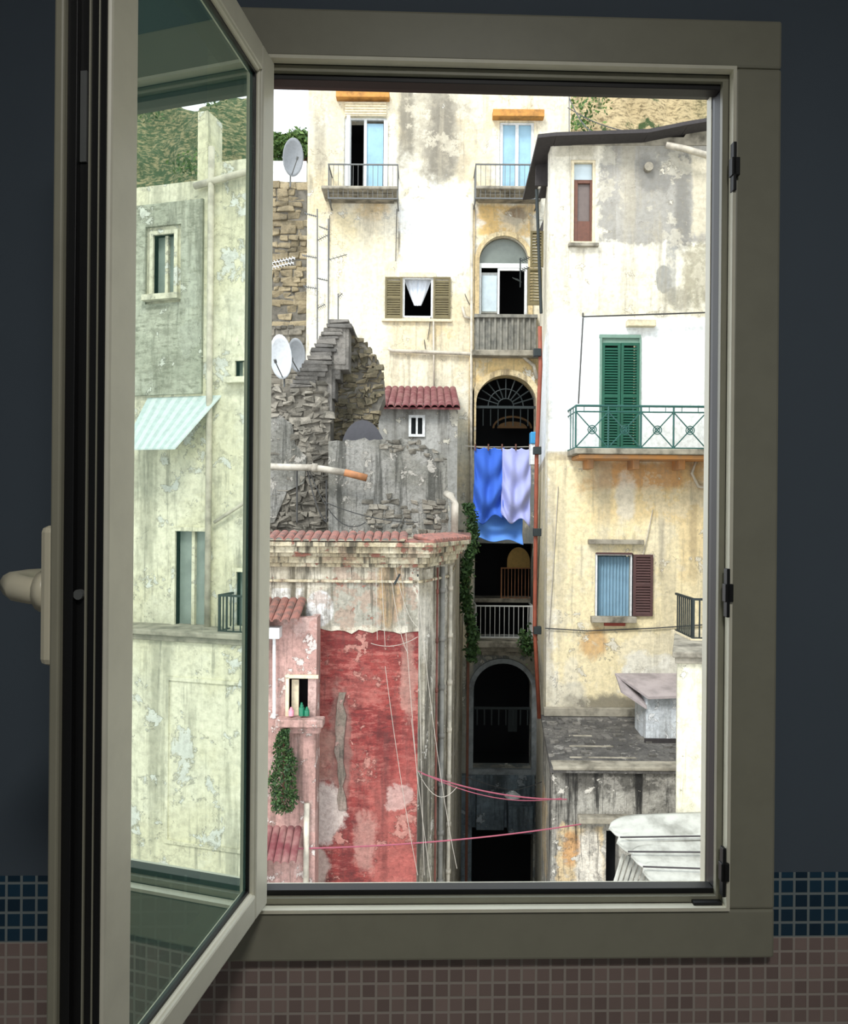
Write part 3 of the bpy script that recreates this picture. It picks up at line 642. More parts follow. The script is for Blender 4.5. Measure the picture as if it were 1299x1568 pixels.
for yy in (Dj+.3,Dj+.6): p.tube([(xa,yy,zb_),(xa,yy,zt_)],.012,5)
p.done()
# mid window
pframe('mid_window_frame',rb,911,847,969,949,D+.03,'white',.05)
p=Part('mid_window_curtain',rb,'bluecurt'); x0_,x1_,z0_,z1_=R4(914,852,966,944,D+.2); prev=None
for i in range(61):
    x=x0_+(x1_-x0_)*i/60; y=D+.2+.03*math.sin(i*1.1); a=p.vs([(x,y,z0_),(x,y,z1_)])
    if prev: p.bm.faces.new([prev[0],a[0],a[1],prev[1]])
    prev=a
p.done(True)
shutter(rb,'brown_shutter',969,849,999,943,D,'brownsh',pitch=.06); 
p=Part('brown_shutter_edge',rb,'brownsh'); p.pbox(913,846,968,849,D,.04); p.done()
p=Part('red_sill_cloth',rb,simple('rust_red',(150,70,56),.8)); p.pbox(925,951,957,958,D,.06); p.done()
p=Part('plaster_cables',rb,'whitewire'); p.wire(V3(855,745,D-.03),V3(840,980,D-.03),.1,.01); p.wire(V3(985,850,D-.05),V3(1000,780,D-.05),.05,.01); p.done()

# ---------- terrace block (in front of the right building) ----------
te=empty('terrace_outbuilding'); D3=15.
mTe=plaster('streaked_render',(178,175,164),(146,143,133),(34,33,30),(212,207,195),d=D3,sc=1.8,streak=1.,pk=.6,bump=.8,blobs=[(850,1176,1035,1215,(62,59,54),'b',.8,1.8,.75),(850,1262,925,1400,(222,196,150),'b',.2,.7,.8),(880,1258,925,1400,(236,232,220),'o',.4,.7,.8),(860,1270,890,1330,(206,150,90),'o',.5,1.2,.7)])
ztr=W(940,1174,D3)[1]; zbk=W(940,1095,D)[1]
xa=W(846,1200,D3)[0]; xa2=W(832,1095,D)[0]; xb_=W(1041,1200,D3)[0]+.9
hh=R4(928,1272,948,1420,D3); hh=(hh[0],hh[1],G+.0,hh[3])
p=Part('front_wall',te,mTe); holed(p,xa,xb_,G,ztr,[hh],D3,D3+.3); p.plan([(xa,D3+.3),(xa2,D-.01),(xa2+.3,D-.01),(xa+.3,D3+.3)],G,ztr); p.done()
p=Part('door_dark',te,'dark'); p.box(hh[0]-.1,hh[1]+.1,D3+.5,D3+.55,hh[2],hh[3]+.1); p.done()
p=Part('ledge',te,'slab'); p.pbox(884,1246,1042,1256,D3,.22); p.pbox(846,1172,1044,1178,D3,.1,.3); p.done(bevel=.02)
mDk=plaster('terrace_deck',(104,101,96),(80,78,75),(42,41,38),(144,141,134),d=D3,sc=2.5,streak=.3,pk=.58,bump=.8)
p=Part('deck',te,mDk); p.hexa([(xa-.05,D3-.08,ztr-.1),(xb_,D3-.08,ztr-.1),(xb_,D3-.08,ztr),(xa-.05,D3-.08,ztr),(xa2-.05,D-.01,zbk-.1),(9,D-.01,zbk-.1),(9,D-.01,zbk),(xa2-.05,D-.01,zbk)]); p.done()
p=Part('deck_rubble',te,'slate')
for _ in range(160):
    x=random.uniform(xa,xb_+.5); y=random.uniform(15.3,17.7); s=random.uniform(.02,.09); zz=ztr+(zbk-ztr)*(y-D3)/(D-D3)
    p.box(x,x+s*2,y,y+s*1.5,zz-.01,zz+s*.6)
p.done(bevel=.01)
p=Part('deck_strips',te,'slab')
for i in range(3):
    y=15.4+i*.6; zz=ztr+(zbk-ztr)*(y-D3)/(D-D3); p.box(xa+.4+i*.1,xb_-1.6-.3*i,y,y+.06,zz-.02,zz+.02)
p.box(xa2,xa2+2.8,D-.15,D-.01,zbk,zbk+.18)
p.done(bevel=.01)
sd=empty('rooftop_shed'); Ds=16.3
zdk=ztr+(zbk-ztr)*(Ds-D3)/(D-D3)
p=Part('body',sd,plaster('shed_render',(214,220,222),(200,206,210),(130,132,130),(228,230,230),sc=2,streak=.3,grime=.5)); a=R4(990,1066,1040,1138,Ds); p.box(a[0],a[1]+.2,Ds,Ds+.9,zdk,a[3]); p.done(bevel=.02)
p=Part('ledge',sd,'eave'); p.box(a[0]-.04,a[1]+.2,Ds-.05,Ds-.001,a[2]-.02,a[2]+.1); p.done()
p=Part('lid',sd,simple('asbestos_sheet',(160,150,148),.85,var=.6,scale=3)); z=a[3]
p.hexa([(a[0]-.02,Ds-.2,z-.02),(a[1]+.25,Ds-.2,z+.02),(a[1]+.25,Ds-.2,z+.07),(a[0]-.02,Ds-.2,z+.03),(a[0]-.42,Ds+.95,z+.22),(a[1]+.25,Ds+.95,z+.22),(a[1]+.25,Ds+.95,z+.28),(a[0]-.42,Ds+.95,z+.27)])
p.hexa([(a[0]-.42,Ds+.4,z-.02),(a[0]-.02,Ds-.1,z-.25),(a[0]-.02,Ds-.1,z-.2),(a[0]-.42,Ds+.4,z+.03),(a[0]-.4,Ds+.95,z+.2),(a[0]+.2,Ds+.95,z-.1),(a[0]+.2,Ds+.95,z),(a[0]-.4,Ds+.95,z+.26)])
p.done()
# corrugated canopy
ca=empty('corrugated_canopy'); Dc=11.6
p=Part('sheets',ca,'corrug')
def csheet(pxl,pyl,pxr,pyr,hpx,dep):
    xa,za=W(pxl,pyl,dep); xb2,zb2=W(pxr,pyr,dep); n=28; h=hpx/F*dep
    rows=[]
    for i in range(n+1):
        t=i/n; x=xa+(xb2-xa)*t; z=za+(zb2-za)*t; e=math.sqrt(max(0,1-(1-min(1,t/.3))**2)); 
        rows.append(p.vs([(x,dep+.5*s*e*.5,z+h*(s*.5)*e+.012*math.sin(j*2.1)) for j,s in enumerate([-1,-.75,-.5,-.25,0,.25,.5,.75,1])]))
    for a,b in zip(rows[:-1],rows[1:]):
        for j in range(8):
            p.bm.faces.new([a[j],b[j],b[j+1],a[j+1]])
for i,(a,b,c,d_) in enumerate(((934,1270,1095,1264),(946,1292,1100,1292),(968,1313,1105,1318),(986,1337,1105,1344),(1000,1364,1110,1370))): csheet(a,b,c,d_,21,Dc-.26*i)
p.done(True,solid=.02)
p=Part('ribbed_skirt',ca,'corrug')
for i in range(9):
    p.tube([V3(955+i*7,1308+i*3,Dc-.0),V3(935+i*7.5,1376,Dc-.3)],.028,6)
p.done()
p=Part('sheet_battens',ca,'eave')
for (a,b,c,d_,k) in ((950,1282,1095,1280,0),(962,1304,1100,1305,1),(985,1327,1105,1331,2)): p.tube([V3(a,b,Dc-.3-.26*k),V3(c,d_,Dc-.3-.26*k)],.012,5)
p.done()
p=Part('posts',ca,'greyiron'); 
for px in (965,1085): 
    x,z=W(px,1310,Dc+.2); p.tube([(x,Dc+.2,z),(x,Dc+.2,G)],.03)
p.done()

# ---------- near right building (seen directly low, and reflected in the sash) ----------
Dn=12.; nb=empty('apartment_building')
mNb=plaster('near_plaster',(222,218,194),(212,207,178),(150,148,128),(206,207,198),d=Dn,sc=1.,streak=.5,pk=.59,grime=.7)
# sash geometry in plan
HY=1.135; HX=-0.1907*HY
ang=math.radians(-98.1); dv=(math.cos(ang),math.sin(ang)); nv=(-dv[1],dv[0])
def Rf(px,py,Dd):
    x,z=W(px,py,1.0); k=(HX*nv[0]+HY*nv[1])/(x*nv[0]+nv[1]); P=(k*x,k,k*z)
    dn=x*nv[0]+nv[1]; rx=x-2*dn*nv[0]; ry=1-2*dn*nv[1]; m=(Dd-P[1])/ry
    return P[0]+m*rx,P[2]+m*z
def RR(a,b,c,d_,Dd):
    x0,z0=Rf(a,d_,Dd); x1,z1=Rf(c,b,Dd); return min(x0,x1),max(x0,x1),min(z0,z1),max(z0,z1)
zled=W(1055,1000,Dn)[1]; xn=W(1037,1100,Dn)[0]; xt=4.95
ztN=Rf(300,265,Dn)[1]
hs=[RR(240,815,290,990,Dn),RR(206,340,240,440,Dn),RR(337,880,362,965,Dn),RR(336,542,358,570,Dn)]
p=Part('tall_wall',nb,mNb); holed(p,xt,14,zled,ztN,hs,Dn+.6,Dn+.9); p.plan([(xt,Dn+.9),(xt+.3,Dn+.9),(xt+2.1,Dn+5),(xt+1.8,Dn+5)],zled,ztN); p.plan([(xt,Dn+.6),(14,Dn+.6),(14,Dn+5),(xt+1.8,Dn+5)],ztN,ztN+.15); 
b=RR(286,215,384,270,Dn); p.box(xt,b[0]+1.2,Dn+.6,Dn+2,ztN+.15,b[3]); p.done()
p=Part('tall_rooms',nb,'palepane')
for h in hs: p.box(h[0],h[1],Dn+.72,Dn+.76,h[2],h[3])
p.done()
p=Part('tall_window_frames',nb,mNb)
for h in hs:
    w=.07; y=Dn+.55
    p.box(h[0]-w,h[0],y,y+.2,h[2]-w,h[3]+w); p.box(h[1],h[1]+w,y,y+.2,h[2]-w,h[3]+w); p.box(h[0],h[1],y,y+.2,h[3],h[3]+w); p.box(h[0]-.15,h[1]+.15,y-.12,y+.2,h[2]-.1,h[2]); cm=(h[0]+h[1])/2; p.box(cm-.03,cm+.03,y+.1,y+.2,h[2],h[3])
p.done()
p=Part('block_upper',nb,plaster('greyblock',(184,186,168),(160,163,145),(120,120,104),(200,202,190),sc=1.2,brick=(138,138,122),streak=.5)); b=RR(150,285,286,600,Dn); 
for bb in ((b[0],b[1],b[2],hs[1][2]-.15),(b[0],hs[1][0]-.15,hs[1][2]-.15,hs[1][3]+.15),(hs[1][1]+.15,b[1],hs[1][2]-.15,hs[1][3]+.15),(b[0],b[1],hs[1][3]+.15,b[3])):
    if bb[1]>bb[0] and bb[3]>bb[2]: p.box(bb[0],bb[1],Dn+.54,Dn+.6,bb[2],bb[3])
p.done()
p=Part('low_wall',nb,mNb); p.plan([(xn,Dn),(14,Dn),(14,Dn+2.4),(xn*1.18,Dn+2.2)],G,zled-.05); p.done()
p=Part('low_cornice',nb,'slab'); p.plan([(xn-.12,Dn-.14),(14,Dn-.14),(14,Dn+2.4),(xn*1.17,Dn+2.2)],zled-.05,zled+.04); p.plan([(xn-.06,Dn-.07),(14,Dn-.07),(14,Dn+2.4),(xn*1.175,Dn+2.2)],zled-.15,zled-.05); p.done(bevel=.02)
p=Part('panel_moulding',nb,mNb); b=RR(255,1045,384,1290,Dn); w=.06
p.box(b[0],b[1],Dn-.03,Dn,b[3]-w,b[3]); p.box(b[0],b[1],Dn-.03,Dn,b[2],b[2]+w); p.box(b[1]-w,b[1],Dn-.03,Dn,b[2]+w,b[3]-w); p.done()
p=Part('tall_pipes',nb,'pipe')
x,z=Rf(326,225,Dn+.5); z2=Rf(326,980,Dn+.5)[1]; p.tube([(x,Dn+.5,z),(x,Dn+.5,z2)],.055,8)
x,z=Rf(330,800,Dn+.5); x2,z2=Rf(384,765,Dn+.5); p.tube([(x,Dn+.5,z),(x2,Dn+.5,z2)],.03,8)
x,z=Rf(300,285,Dn+.5); x2,z2=Rf(384,262,Dn+.5); p.tube([(x,Dn+.5,z),(x2,Dn+.5,z2)],.06,8); p.done(True)
p=Part('chimneys',nb,mNb)
for (a,b_,c_,d_) in ((290,200,306,280),):
    q=RR(a,b_,c_,d_,Dn+.6); p.box(q[0],q[1],Dn+.9,Dn+1.4,ztN-.1,q[3]+.5)
p.done()
aw=empty('corrugated_awning'); p=Part('sheet',aw,simple('aqua_sheet',(176,192,190),.8)); q=Part('ribs',aw,simple('pale_sheet',(196,206,204),.8))
b=RR(195,600,312,690,Dn); n=14; sk=.45
for i in range(n):
    f0=i/n; f1=(i+1)/n; xa_=b[0]+(b[1]-b[0])*f0; xb3=b[0]+(b[1]-b[0])*f1
    (p if i%2 else q).hexa([(xa_+sk*(1-f0),Dn-.1,b[2]),(xb3+sk*(1-f1),Dn-.1,b[2]),(xb3+sk*(1-f1),Dn-.1,b[2]+.03),(xa_+sk*(1-f0),Dn-.1,b[2]+.03),(xa_,Dn+.6,b[3]),(xb3,Dn+.6,b[3]),(xb3,Dn+.6,b[3]+.03),(xa_,Dn+.6,b[3]+.03)])
p.done(); q.done()
b=RR(333,915,392,968,Dn); railing(nb,'terrace_railing',xt-.25,b[1],Dn+.1,zled+.04,b[3],'iron',.13,.014,Dn+.6)
# small balcony visible directly at right edge
sb=empty('small_balcony'); b=R4(1062,918,1140,978,13.)
railing(sb,'railing',b[0],b[1],13.,b[2],b[3],'iron',.1,.014,13.9); p=Part('slab',sb,'cream'); p.box(b[0]-.05,b[1],12.95,14.,b[2]-.1,b[2]); p.done()

# ---------- laundry ----------
la=empty('hanging_laundry'); Dl=22.5
def cloth(name,px0,py0,px1,py1,d,mat,amp=.07,hem=0,swag=1.):
    x0,x1,z0,z1=R4(px0,py0,px1,py1,d); p=Part(name,la,mat); nx,nz=36,60; rows=[]
    ph=random.random()*6
    for j in range(nz+1):
        t=j/nz; row=[]
        for i in range(nx+1):
            s=i/nx; ss=2*s-1
            yy=amp*math.sin(9*(t*1.6+.5*swag*ss*ss)+ph)*(.25+t*.9)*(1-.3*abs(ss))+amp*.7*math.sin(s*14+ph+t)*(.3+.7*t)
            xx=x0+(x1-x0)*(s+ .03*math.sin(t*5+ph)*(1 if s<.5 else .5)*t)
            zz=z1-(z1-z0)*t*(1+hem*ss*.12-.05*math.cos(s*9)*t) - (1-t)*.05*abs(math.sin(s*math.pi*3))
            row.append((xx,d+yy,zz))
        rows.append(p.vs(row))
    for a,b in zip(rows[:-1],rows[1:]):
        for i in range(nx): p.bm.faces.new([a[i],a[i+1],b[i+1],b[i]])
    p.done(True,solid=.01)
cloth('blue_sheet',726,685,772,796,Dl,'bluecl',.11,-.4)
cloth('lavender_sheet',769,686,813,798,Dl-.05,'lavcl',.1,.3)
cloth('pale_sheet',727,770,801,828,Dl+.35,'lbluecl',.06,.5,.3)
p=Part('line',la,'whitewire'); p.wire(V3(712,683,Dl),V3(836,683,Dl),.03,.012); p.wire(V3(712,683,Dl+.35),V3(836,690,Dl+.35),.03,.012); p.tube([V3(836,683,Dl-.2),V3(836,683,Dl+1)],.03);p.done()
p=Part('pegs',la,'wood')
for px in (728,748,769,790,811): p.pbox(px-1,680,px+1,690,Dl-.02,.04)
p.done()
bb=empty('blue_basket'); p=Part('body',bb,simple('blue_plastic',(50,140,190),.4)); p.pbox(812,662,820,680,20.,.15,.15); p.done(bevel=.02); p=Part('shelf',bb,'white'); p.pbox(812,680,826,712,20.,.1,.2); p.done(bevel=.02)

# pink clothes lines across the court
for i,(a,b,s) in enumerate(((V3(645,1184,14.),V3(868,1224,14.9),.12),(V3(418,1300,13.3),V3(890,1262,14.8),.1),(V3(640,1180,13.8),V3(860,1222,14.9),.22))):
    e=empty('clothes_line' if i==0 else 'clothes_line.%03d'%i); p=Part('cord',e,'pinkwire'); p.wire(a,b,s,.013 if i<2 else .008,20); p.done()
sl=empty('street_lamp'); x,_,z=V3(785,1218,20.); p=Part('shade',sl,'lightiron'); 
for k in range(5): p.tube([(x,20,z+.12-.03*k),(x,20,z+.09-.03*k)],.04+.04*k,14)
p.done(); p=Part('suspension_cable',sl,'wire'); p.wire(V3(715,1190,20.),(x,20,z+.12),.03,.01); p.wire((x,20,z+.12),V3(835,1195,20.),.03,.01); p.done()

# ivy
iv=empty('climbing_ivy'); q=Part('leaves',iv,'leaf')
def ivf():
    t=random.random(); py=772+t*240; c=718+6*math.sin(t*9); x,_,z=V3(c+random.gauss(0,4),py,21.5); return (x,21.5+random.uniform(-.3,.3),z)
leaves(q,ivf,3600,.08)
def iv2():
    x,_,z=V3(808+random.gauss(0,6),985+random.gauss(0,9),23.9); return (x,23.9+random.uniform(-.2,.2),z)
leaves(q,iv2,350,.08); q.done()
q=Part('stem',iv,'wood'); q.tube([V3(718,780,21.6),V3(717,900,21.6),V3(717,1010,21.6),(V3(717,1010,21.6)[0],21.6,G)],.04); q.done()

# dishes, antennas
dish('satellite_dish',447,243,.55,24.5,'dish',.5,.2,.6)
dish('satellite_dish.001',433,548,.52,19.5,'dishw',-.2,.25,.55)
dish('satellite_dish.002',457,545,.42,20.5,'dish',-.3,.25,.6)
def antenna(name,px,pt,pb,d,els,mat='greyiron'):
    e=empty(name); p=Part('mast',e,mat); p.tube([V3(px,pt,d),V3(px,pb,d)],.02,6); p.done()
    p=Part('elements',e,mat)
    for (py,l,n,dr) in els:
        x,_,z=V3(px,py,d); L_=l/F*d
        p.tube([(x,d,z),(x+dr*L_,d-.3,z+L_*.1*dr)],.012,5)
        for i in range(n):
            t=(i+.5)/n; c=Vector((x+dr*L_*t,d-.3*t,z+L_*.1*t*dr)); h=.13*(1-.3*t); p.tube([c+Vector((.05,-h,-h*.7)),c+Vector((-.05,h,h*.7))],.008,4)
    p.done()
antenna('tv_antenna',486,320,560,20.,((332,16,6,-1),(368,18,5,1),(395,20,7,-1),(442,18,6,-1),(472,14,5,1)))
antenna('tv_antenna.001',503,335,500,21.,((352,12,5,-1),(398,30,5,1),(430,14,5,-1)))
antenna('tv_antenna.002',405,380,600,20.,((405,50,10,1),(412,48,10,1)),'white')
antenna('tv_antenna.003',518,450,500,20.,((455,8,3,1),))
antenna('tv_antenna.004',797,395,440,23.5,((400,14,5,1),(415,12,4,1),(430,12,4,-1)),'iron')

# distant trees and hillside
tr=empty('distant_trees'); q=Part('foliage',tr,'leafl')
blobs=[(420,212,1.2),(440,214,1.1),(456,209,1.4),(467,215,1.5),(410,224,1.8),(380,224,2.),(480,217,2)]
def tf():
    b=random.choice(blobs); c=Vector(V3(b[0],b[1]+10,60)); v=Vector((random.gauss(0,1),random.gauss(0,1),random.gauss(0,1))).normalized()*b[2]*random.uniform(.6,1)*.75
    return c+v
leaves(q,tf,5000,.22); q.done()
q=Part('trunks',tr,'wood'); 
for b in blobs: c=V3(b[0],b[1]+14,60); q.tube([c,(c[0],60,G)],.25)
q.done()
hm=N('hillside_rock'); n=hm.noise(.3,8,.6); n2=hm.noise(1.3,10,.75,hm.mapping((1,1,2.5))); n3=hm.noise(.12,6,.6)
c=hm.mix(hm.rng(n2,.46,.62),lin((206,186,142)),lin((128,112,80))); c=hm.mix(hm.rng(n,.60,.66),c,lin((66,86,44)))
sx=hm.n.new('ShaderNodeSeparateXYZ'); hm.l.new(hm.tc.outputs['Object'],sx.inputs[0])
c=hm.mix(hm.math('MULTIPLY',hm.rng(sx.outputs[0],27,36),hm.rng(n2,.4,.55,.35,1)),c,lin((70,92,58)))
hm.base(c,.95); hm.bump(n2,1.,.4)
hl=Part('hillside',None,hm.m); nx,nz=100,44; rows=[]
for j in range(nz+1):
    row=[]
    for i in range(nx+1):
        x=8+i*.9; z=-13+j*1.6; y=68+j*.55+3*noise.noise(Vector((x*.12,z*.15,1)))+1.4*noise.noise(Vector((x*.5,z*.5,3)))
        if x>22: z=-13+j*(1.6-.10*min(1,(x-22)/12))
        if j==nz: z+=3*noise.noise(Vector((x*.15,2,5)))
        row.append((x,y,z))
    rows.append(hl.vs(row))
for a,b in zip(rows[:-1],rows[1:]):
    for i in range(nx): hl.bm.faces.new([a[i],a[i+1],b[i+1],b[i]])
hl.done(True)
hb=empty('hillside_bushes'); q=Part('foliage',hb,'leafl'); cs=[Vector(V3(882,190,63)),Vector(V3(905,155,70))]+[Vector((random.uniform(30,64),68,random.uniform(24,52))) for _ in range(34)]
def bf():
    c=random.choice(cs); v=Vector((random.gauss(0,.9),random.gauss(0,.8),random.gauss(0,.5))); return c+v
leaves(q,bf,6000,.22); q.done()
# overhead cables top right
oc=empty('overhead_cables'); p=Part('cables',oc,'wire'); p.wire(V3(872,150,22),V3(915,205,19),.2,.015); p.wire(V3(870,165,24),V3(1095,185,19),.5,.015); p.wire(V3(872,140,22),V3(872,210,20),0,.012); p.done()

# =====================================================================
# ROOM
# =====================================================================
AL=math.radians(1.7); DW=1.17
def S(px,py,dy=0.):
    x,z=W(px,py,1.0); dw=DW+dy; s=dw*x/(math.cos(AL)-x*math.sin(AL)); y=dw+s*math.sin(AL); return s,z*y
DF=.05   # outer face depth of the fixed frame
sL=S(415,750)[0]-.012; sR=S(1081,750,DF)[0]; zT=(S(415,138,DF)[1]+S(1088,153,DF)[1])/2; zB=(S(415,1352,DF)[1]+S(1073,1352,DF)[1])/2
oR=S(1182,750)[0]; oT=(S(415,25)[1]+S(1190,45)[1])/2; oB=(S(380,1461)[1]+S(1175,1455)[1])/2; oL=sL-.08
rR=S(1112,750)[0]; rT=(S(415,97)[1]+S(1118,118)[1])/2; rB=(S(415,1386)[1]+S(1104,1381)[1])/2; rL=sL-.004
FL=-1.55; CE=1.30
zb1=(S(1240,1339)[1]+S(40,1337)[1])/2; zb2=(S(1240,1437)[1]+S(40,1440)[1])/2
# wall material
m=N('painted_and_tiled_wall'); sx=m.n.new('ShaderNodeSeparateXYZ'); m.l.new(m.tc.outputs['Object'],sx.inputs[0])
cb=m.n.new('ShaderNodeCombineXYZ'); m.l.new(sx.outputs[0],cb.inputs[0]); m.l.new(m.math('SUBTRACT',sx.outputs[2],zb2),cb.inputs[1])
def mos(c1,c2,gc,w):
    b=m.n.new('ShaderNodeTexBrick'); b.offset=0; b.inputs['Scale'].default_value=1; b.inputs['Brick Width'].default_value=w; b.inputs['Row Height'].default_value=w
    b.inputs['Mortar Size'].default_value=.0022; b.inputs['Mortar Smooth'].default_value=.3; b.inputs['Color1'].default_value=lin(c1); b.inputs['Color2'].default_value=lin(c2); b.inputs['Mortar'].default_value=lin(gc); m.l.new(cb.outputs[0],b.inputs['Vector']); return b
tw_=(zb1-zb2)/4.5
b1=mos((26,64,86),(14,42,60),(128,138,138),tw_); b2=mos((152,132,124),(124,106,100),(170,160,150),tw_)
zz=sx.outputs[2]
isb=m.math('LESS_THAN',zz,zb1); isl=m.math('LESS_THAN',zz,zb2)
nz_=m.noise(3,5,.5); pc=m.mix(m.rng(nz_,.3,.7,0,.25),lin((80,91,101)),lin((70,80,90)))
c=m.mix(isb,pc,b1.outputs['Color']); c=m.mix(isl,c,b2.outputs['Color'])
m.base(c,.6); hgt=m.math('MULTIPLY',m.mix(isl,b1.outputs['Fac'],b2.outputs['Fac']),isb); 
inv=m.math('SUBTRACT',1,hgt); m.bump(m.math('ADD',inv,m.math('MULTIPLY',m.noise(60,4,.6),.15)),.4,.002)
rr_=m.math('SUBTRACT',.75,m.math('MULTIPLY',isb,.4)); m.l.new(rr_,m.b.inputs['Roughness'])
WALL=m.m
XL,XR,YB=-1.35,1.35,-1.9
p=Part('wall_front',None,WALL); holed(p,XL,XR,FL,CE,[(sL-.07,sR+.06,zB-.06,zT+.06)],0,.09); o=p.done(); o.location=(0,DW,0); o.rotation_euler=(0,0,AL)
pm=simple('blue_grey_paint',(128,136,144),.8,var=.2,scale=3)
def rbx(name,mat,*a):
    p=Part(name,None,mat); p.box(*a); o=p.done(); o.location=(0,DW,0); o.rotation_euler=(0,0,AL); return o
rbx('wall_left',pm,XL-.12,XL,YB-DW,.09,FL,CE); rbx('wall_right',pm,XR,XR+.12,YB-DW,.09,FL,CE); rbx('wall_back',pm,XL,XR,YB-DW-.12,YB-DW,FL,CE)
rbx('ceiling',simple('ceiling_white',(200,200,196),.9),XL-.12,XR+.12,YB-DW-.12,.09,CE,CE+.12)
rbx('floor',simple('floor_tile',(195,188,178),.5),XL-.12,XR+.12,YB-DW-.12,.09,FL-.12,FL)

win=empty('window_1',(0,DW,0),AL)
def framem(name,c,rough=.4):
    return simple(name,c,rough,var=.12,scale=20,bump=.03)
M['frm']=framem('window_aluminium',(146,144,126)); M['frmlight']=framem('window_edge_highlight',(232,228,206)); M['gask']=simple('black_gasket',(12,12,12),.5); M['frmdark']=framem('rebate_shadow_metal',(30,29,26))  # pale edge and dark rebate metals carry highlight and shade in their colours
def ringp(name,mat,o,i,y0,y1,bev=.0015,left=True):
    p=Part(name,win,mat)  # o,i = (L,R,B,T)
    p.box(o[0],o[1],y0,y1,i[3],o[3]); p.box(o[0],o[1],y0,y1,o[2],i[2]); p.box(i[1],o[1],y0,y1,i[2],i[3])
    p.box(o[0],i[0],y0,y1,i[2],i[3])
    return p.done(bevel=bev)
O=(oL,oR,oB,oT); Rr=(rL,rR,rB,rT)
def inset(r,k): return (r[0]+k*.05,r[1]-k,r[2]+k,r[3]-k)
ringp('frame_trim','frm',O,Rr,-.022,0.0,.004)
ringp('frame_lip','frmlight',Rr,inset(Rr,.005),-.027,-.012,.001)
i1=inset(Rr,.005)
ringp('frame_rebate','frm',i1,inset(i1,.009),-.010,.0)
i2=inset(i1,.009)
ringp('gasket','gask',i2,(sL,max(sR-.0,i2[1]-.012),i2[2]+.008,i2[3]-.008),-.002,.02)
ringp('frame_outer','frmdark',(sL-.05,sR+.045,zB-.045,zT+.045),(sL,sR,zB,zT),.02,DF,.001)
p=Part('inner_edge',win,'frmlight'); 
p.box(sL,sR+.003,.034,DF+.002,zB-.004,zB+.001); p.box(sR-.001,sR+.003,.034,DF+.002,zB,zT); p.done()
p=Part('strike_plates',win,'gask')
for px,py in ((1114,268),(1104,905),(1098,1322)):
    s,z=S(px,py); p.box(s-.006,s+.006,-.032,-.02,z-.013,z+.013); p.box(s-.004,s+.001,-.032,-.02,z-.035,z+.035)
s,z=S(1078,1376); p.box(s-.022,s+.02,-.02,.01,z-.004,z+.004)
p.done(bevel=.001)
# sash
sash=bpy.data.objects.new('open_sash',None); scene.collection.objects.link(sash); sash.parent=win
sash.matrix_parent_inverse=(Matrix.Translation((0,DW,0))@Matrix.Rotation(AL,4,'Z')).inverted()
sash.location=(HX,HY,0); sash.rotation_euler=(0,0,ang)
zt_=W(413,97,HY)[1]; zb_=W(413,1384,HY)[1]
def fr(name,mat,t0,t1,zb,zt,w,y0,y1,bev=.003,wh=None):
    p=Part(name,sash,mat); wh=wh or w
    p.box(t0,t0+w,y0,y1,zb,zt); p.box(t1-w,t1,y0,y1,zb,zt); p.box(t0+w,t1-w,y0,y1,zt-wh,zt); p.box(t0+w,t1-w,y0,y1,zb,zb+wh); return p.done(bevel=bev)
M['sashm']=framem('sash_aluminium_daylit',(212,209,190)); M['flange']=framem('sash_flange_metal',(146,143,124))  # sash body colour raised to carry the daylight on its rails
TE=.434
fr('sash_body','sashm',0.0,TE,zb_,zt_,.048,-.028,0.,wh=.036)
fr('glazing_bead','frmlight',.044,TE-.044,zb_+.032,zt_-.032,.007,-.026,-.003)
fr('glazing_gasket','gask',.051,TE-.051,zb_+.039,zt_-.039,.004,-.016,-.008,.0005)
fr('sash_flange','flange',-.012,TE+.014,zb_-.015,zt_+.015,.062,-.046,-.037,.002)
fr('sash_gasket','gask',.0,TE+.008,zb_-.006,zt_+.006,.02,-.037,-.028,.0005)
p=Part('edge_groove',sash,'gask'); p.box(TE-.0005,TE+.0015,-.028,-.004,zb_+.01,zt_-.01); p.done()
p=Part('edge_lip',sash,'frm'); p.box(TE-.0005,TE+.004,-.0195,-.018,zb_+.01,zt_-.01); p.box(TE-.0005,TE+.003,-.011,-.0098,zb_+.01,zt_-.01); p.done(bevel=.0005)
p=Part('edge_hardware',sash,'greyiron'); zc=-.075
p.tube([(TE,-.024,zc),(TE+.0065,-.024,zc)],.0045,12); p.box(TE,TE+.0035,-.0275,-.0215,zc-.5,zc-.42);p.box(TE,TE+.0035,-.0275,-.0215,zc+.38,zc+.46); p.done()
gm=N('sash_glass'); gm.n.remove(gm.b); tr_=gm.n.new('ShaderNodeBsdfTransparent'); tr_.inputs[0].default_value=(.55,.78,.68,1)
gl=gm.n.new('ShaderNodeBsdfGlossy'); gl.inputs['Roughness'].default_value=.003; gl.inputs[0].default_value=(.90,.96,.87,1)
df=gm.n.new('ShaderNodeBsdfDiffuse'); df.inputs[0].default_value=(.38,.82,.66,1)
mx=gm.n.new('ShaderNodeMixShader'); mx.inputs[0].default_value=.74; gm.l.new(tr_.outputs[0],mx.inputs[1]); gm.l.new(gl.outputs[0],mx.inputs[2])
mx2=gm.n.new('ShaderNodeMixShader'); mx2.inputs[0].default_value=.11; gm.l.new(mx.outputs[0],mx2.inputs[1]); gm.l.new(df.outputs[0],mx2.inputs[2]); gm.l.new(mx2.outputs[0],gm.out.inputs[0])
p=Part('glass_pane',sash,gm.m); p.face([(.045,-.012,zb_+.033),(TE-.045,-.012,zb_+.033),(TE-.045,-.012,zt_-.033),(.045,-.012,zt_-.033)]); p.done()
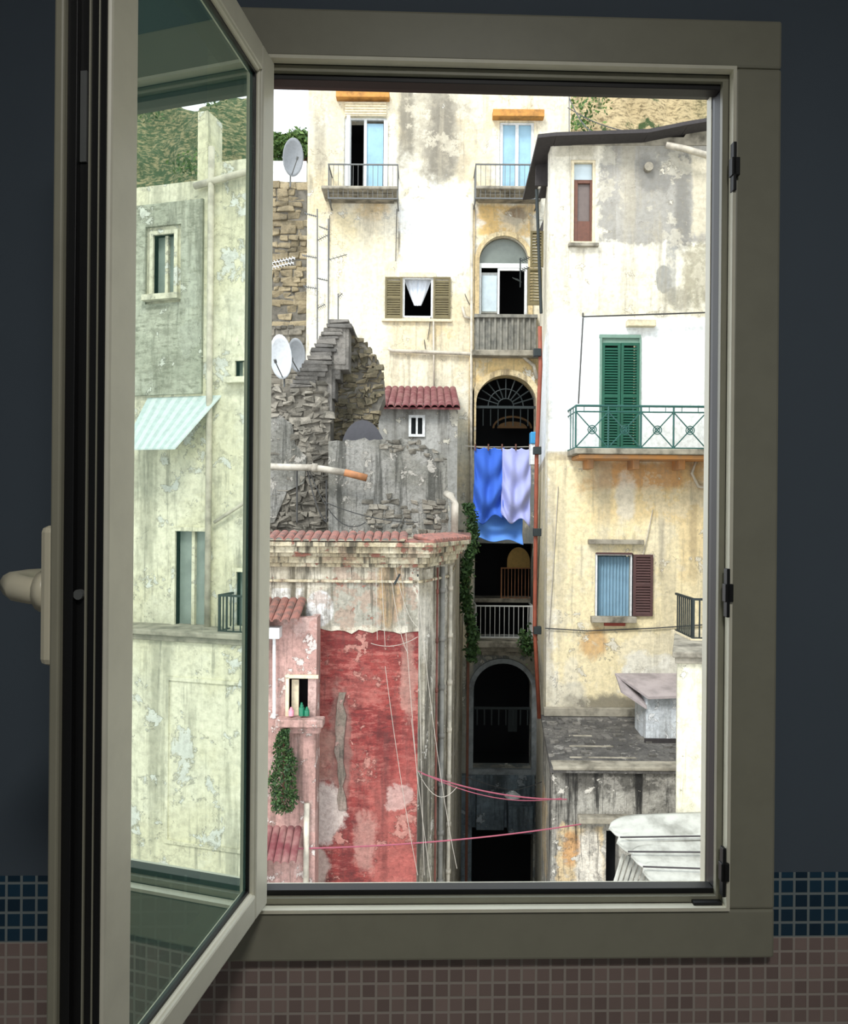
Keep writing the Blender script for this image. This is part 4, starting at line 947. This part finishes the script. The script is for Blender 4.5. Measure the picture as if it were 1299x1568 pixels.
# handle
hm_=simple('handle_cream',(215,208,182),.35,var=.1)
p=Part('handle_plate',sash,hm_); p.box(TE-.038,TE+.006,-.062,-.046,zc-.064,zc+.060); p.done(bevel=.006)
p=Part('handle_lever',sash,hm_); th=TE-.016; p.tube([(th,-.056,zc),(th,-.082,zc),(th,-.096,zc+.002),(th-.01,-.108,zc+.004),(th-.04,-.112,zc+.004),(th-.11,-.112,zc+.002)],.0125,12); p.tube([(th,-.06,zc),(th,-.072,zc)],.019,16); p.done(True)

# added fill light for the room, with a made-up ceiling lamp body
lamp=empty('room_fill_lamp',(0.2,-.6,CE)); p=Part('shade',lamp,simple('opal_glass',(235,235,228),.3))
for k in range(6): p.tube([(0,0,-.02*k),(0,0,-.02*(k+1))],.16*math.cos(k/6.5*1.4),20)
p.done()
def light(name,typ,loc,energy,color,rot=(0,0,0),size=.3,parent=None):
    l=bpy.data.lights.new(name,typ); l.energy=energy; l.color=color; o=bpy.data.objects.new(name,l); o.location=loc; o.rotation_euler=rot; scene.collection.objects.link(o)
    if typ=='AREA': l.size=size
    if parent: o.parent=parent
    return l
l=light('fill_light','AREA',(0,0,-.14),20.,(1,.98,.95),size=.3,parent=lamp)

# sun + sky
l=light('sun','SUN',(0,0,30),3.3,(1,.98,.955),(math.radians(44),0,math.radians(-30))); l.angle=math.radians(16)
w=bpy.data.worlds.new('sky'); scene.world=w; w.use_nodes=True; nt=w.node_tree; bg=nt.nodes['Background']
tc=nt.nodes.new('ShaderNodeTexCoord'); sp=nt.nodes.new('ShaderNodeSeparateXYZ'); nt.links.new(tc.outputs['Generated'],sp.inputs[0])
rp=nt.nodes.new('ShaderNodeValToRGB'); rp.color_ramp.elements[0].color=(.95,.97,1,1); rp.color_ramp.elements[1].color=(.76,.88,1,1); nt.links.new(sp.outputs[2],rp.inputs[0]); nt.links.new(rp.outputs[0],bg.inputs[0]); bg.inputs[1].default_value=2.1

cam=bpy.data.cameras.new('camera'); co=bpy.data.objects.new('camera',cam); scene.collection.objects.link(co)
cam.sensor_fit='VERTICAL'; cam.sensor_height=24; cam.lens=24*F/1568; cam.clip_start=.01; cam.clip_end=500
co.matrix_world=Matrix.Rotation(math.radians(90),4,'X')@Matrix.Rotation(TH,4,'Z')
scene.camera=co
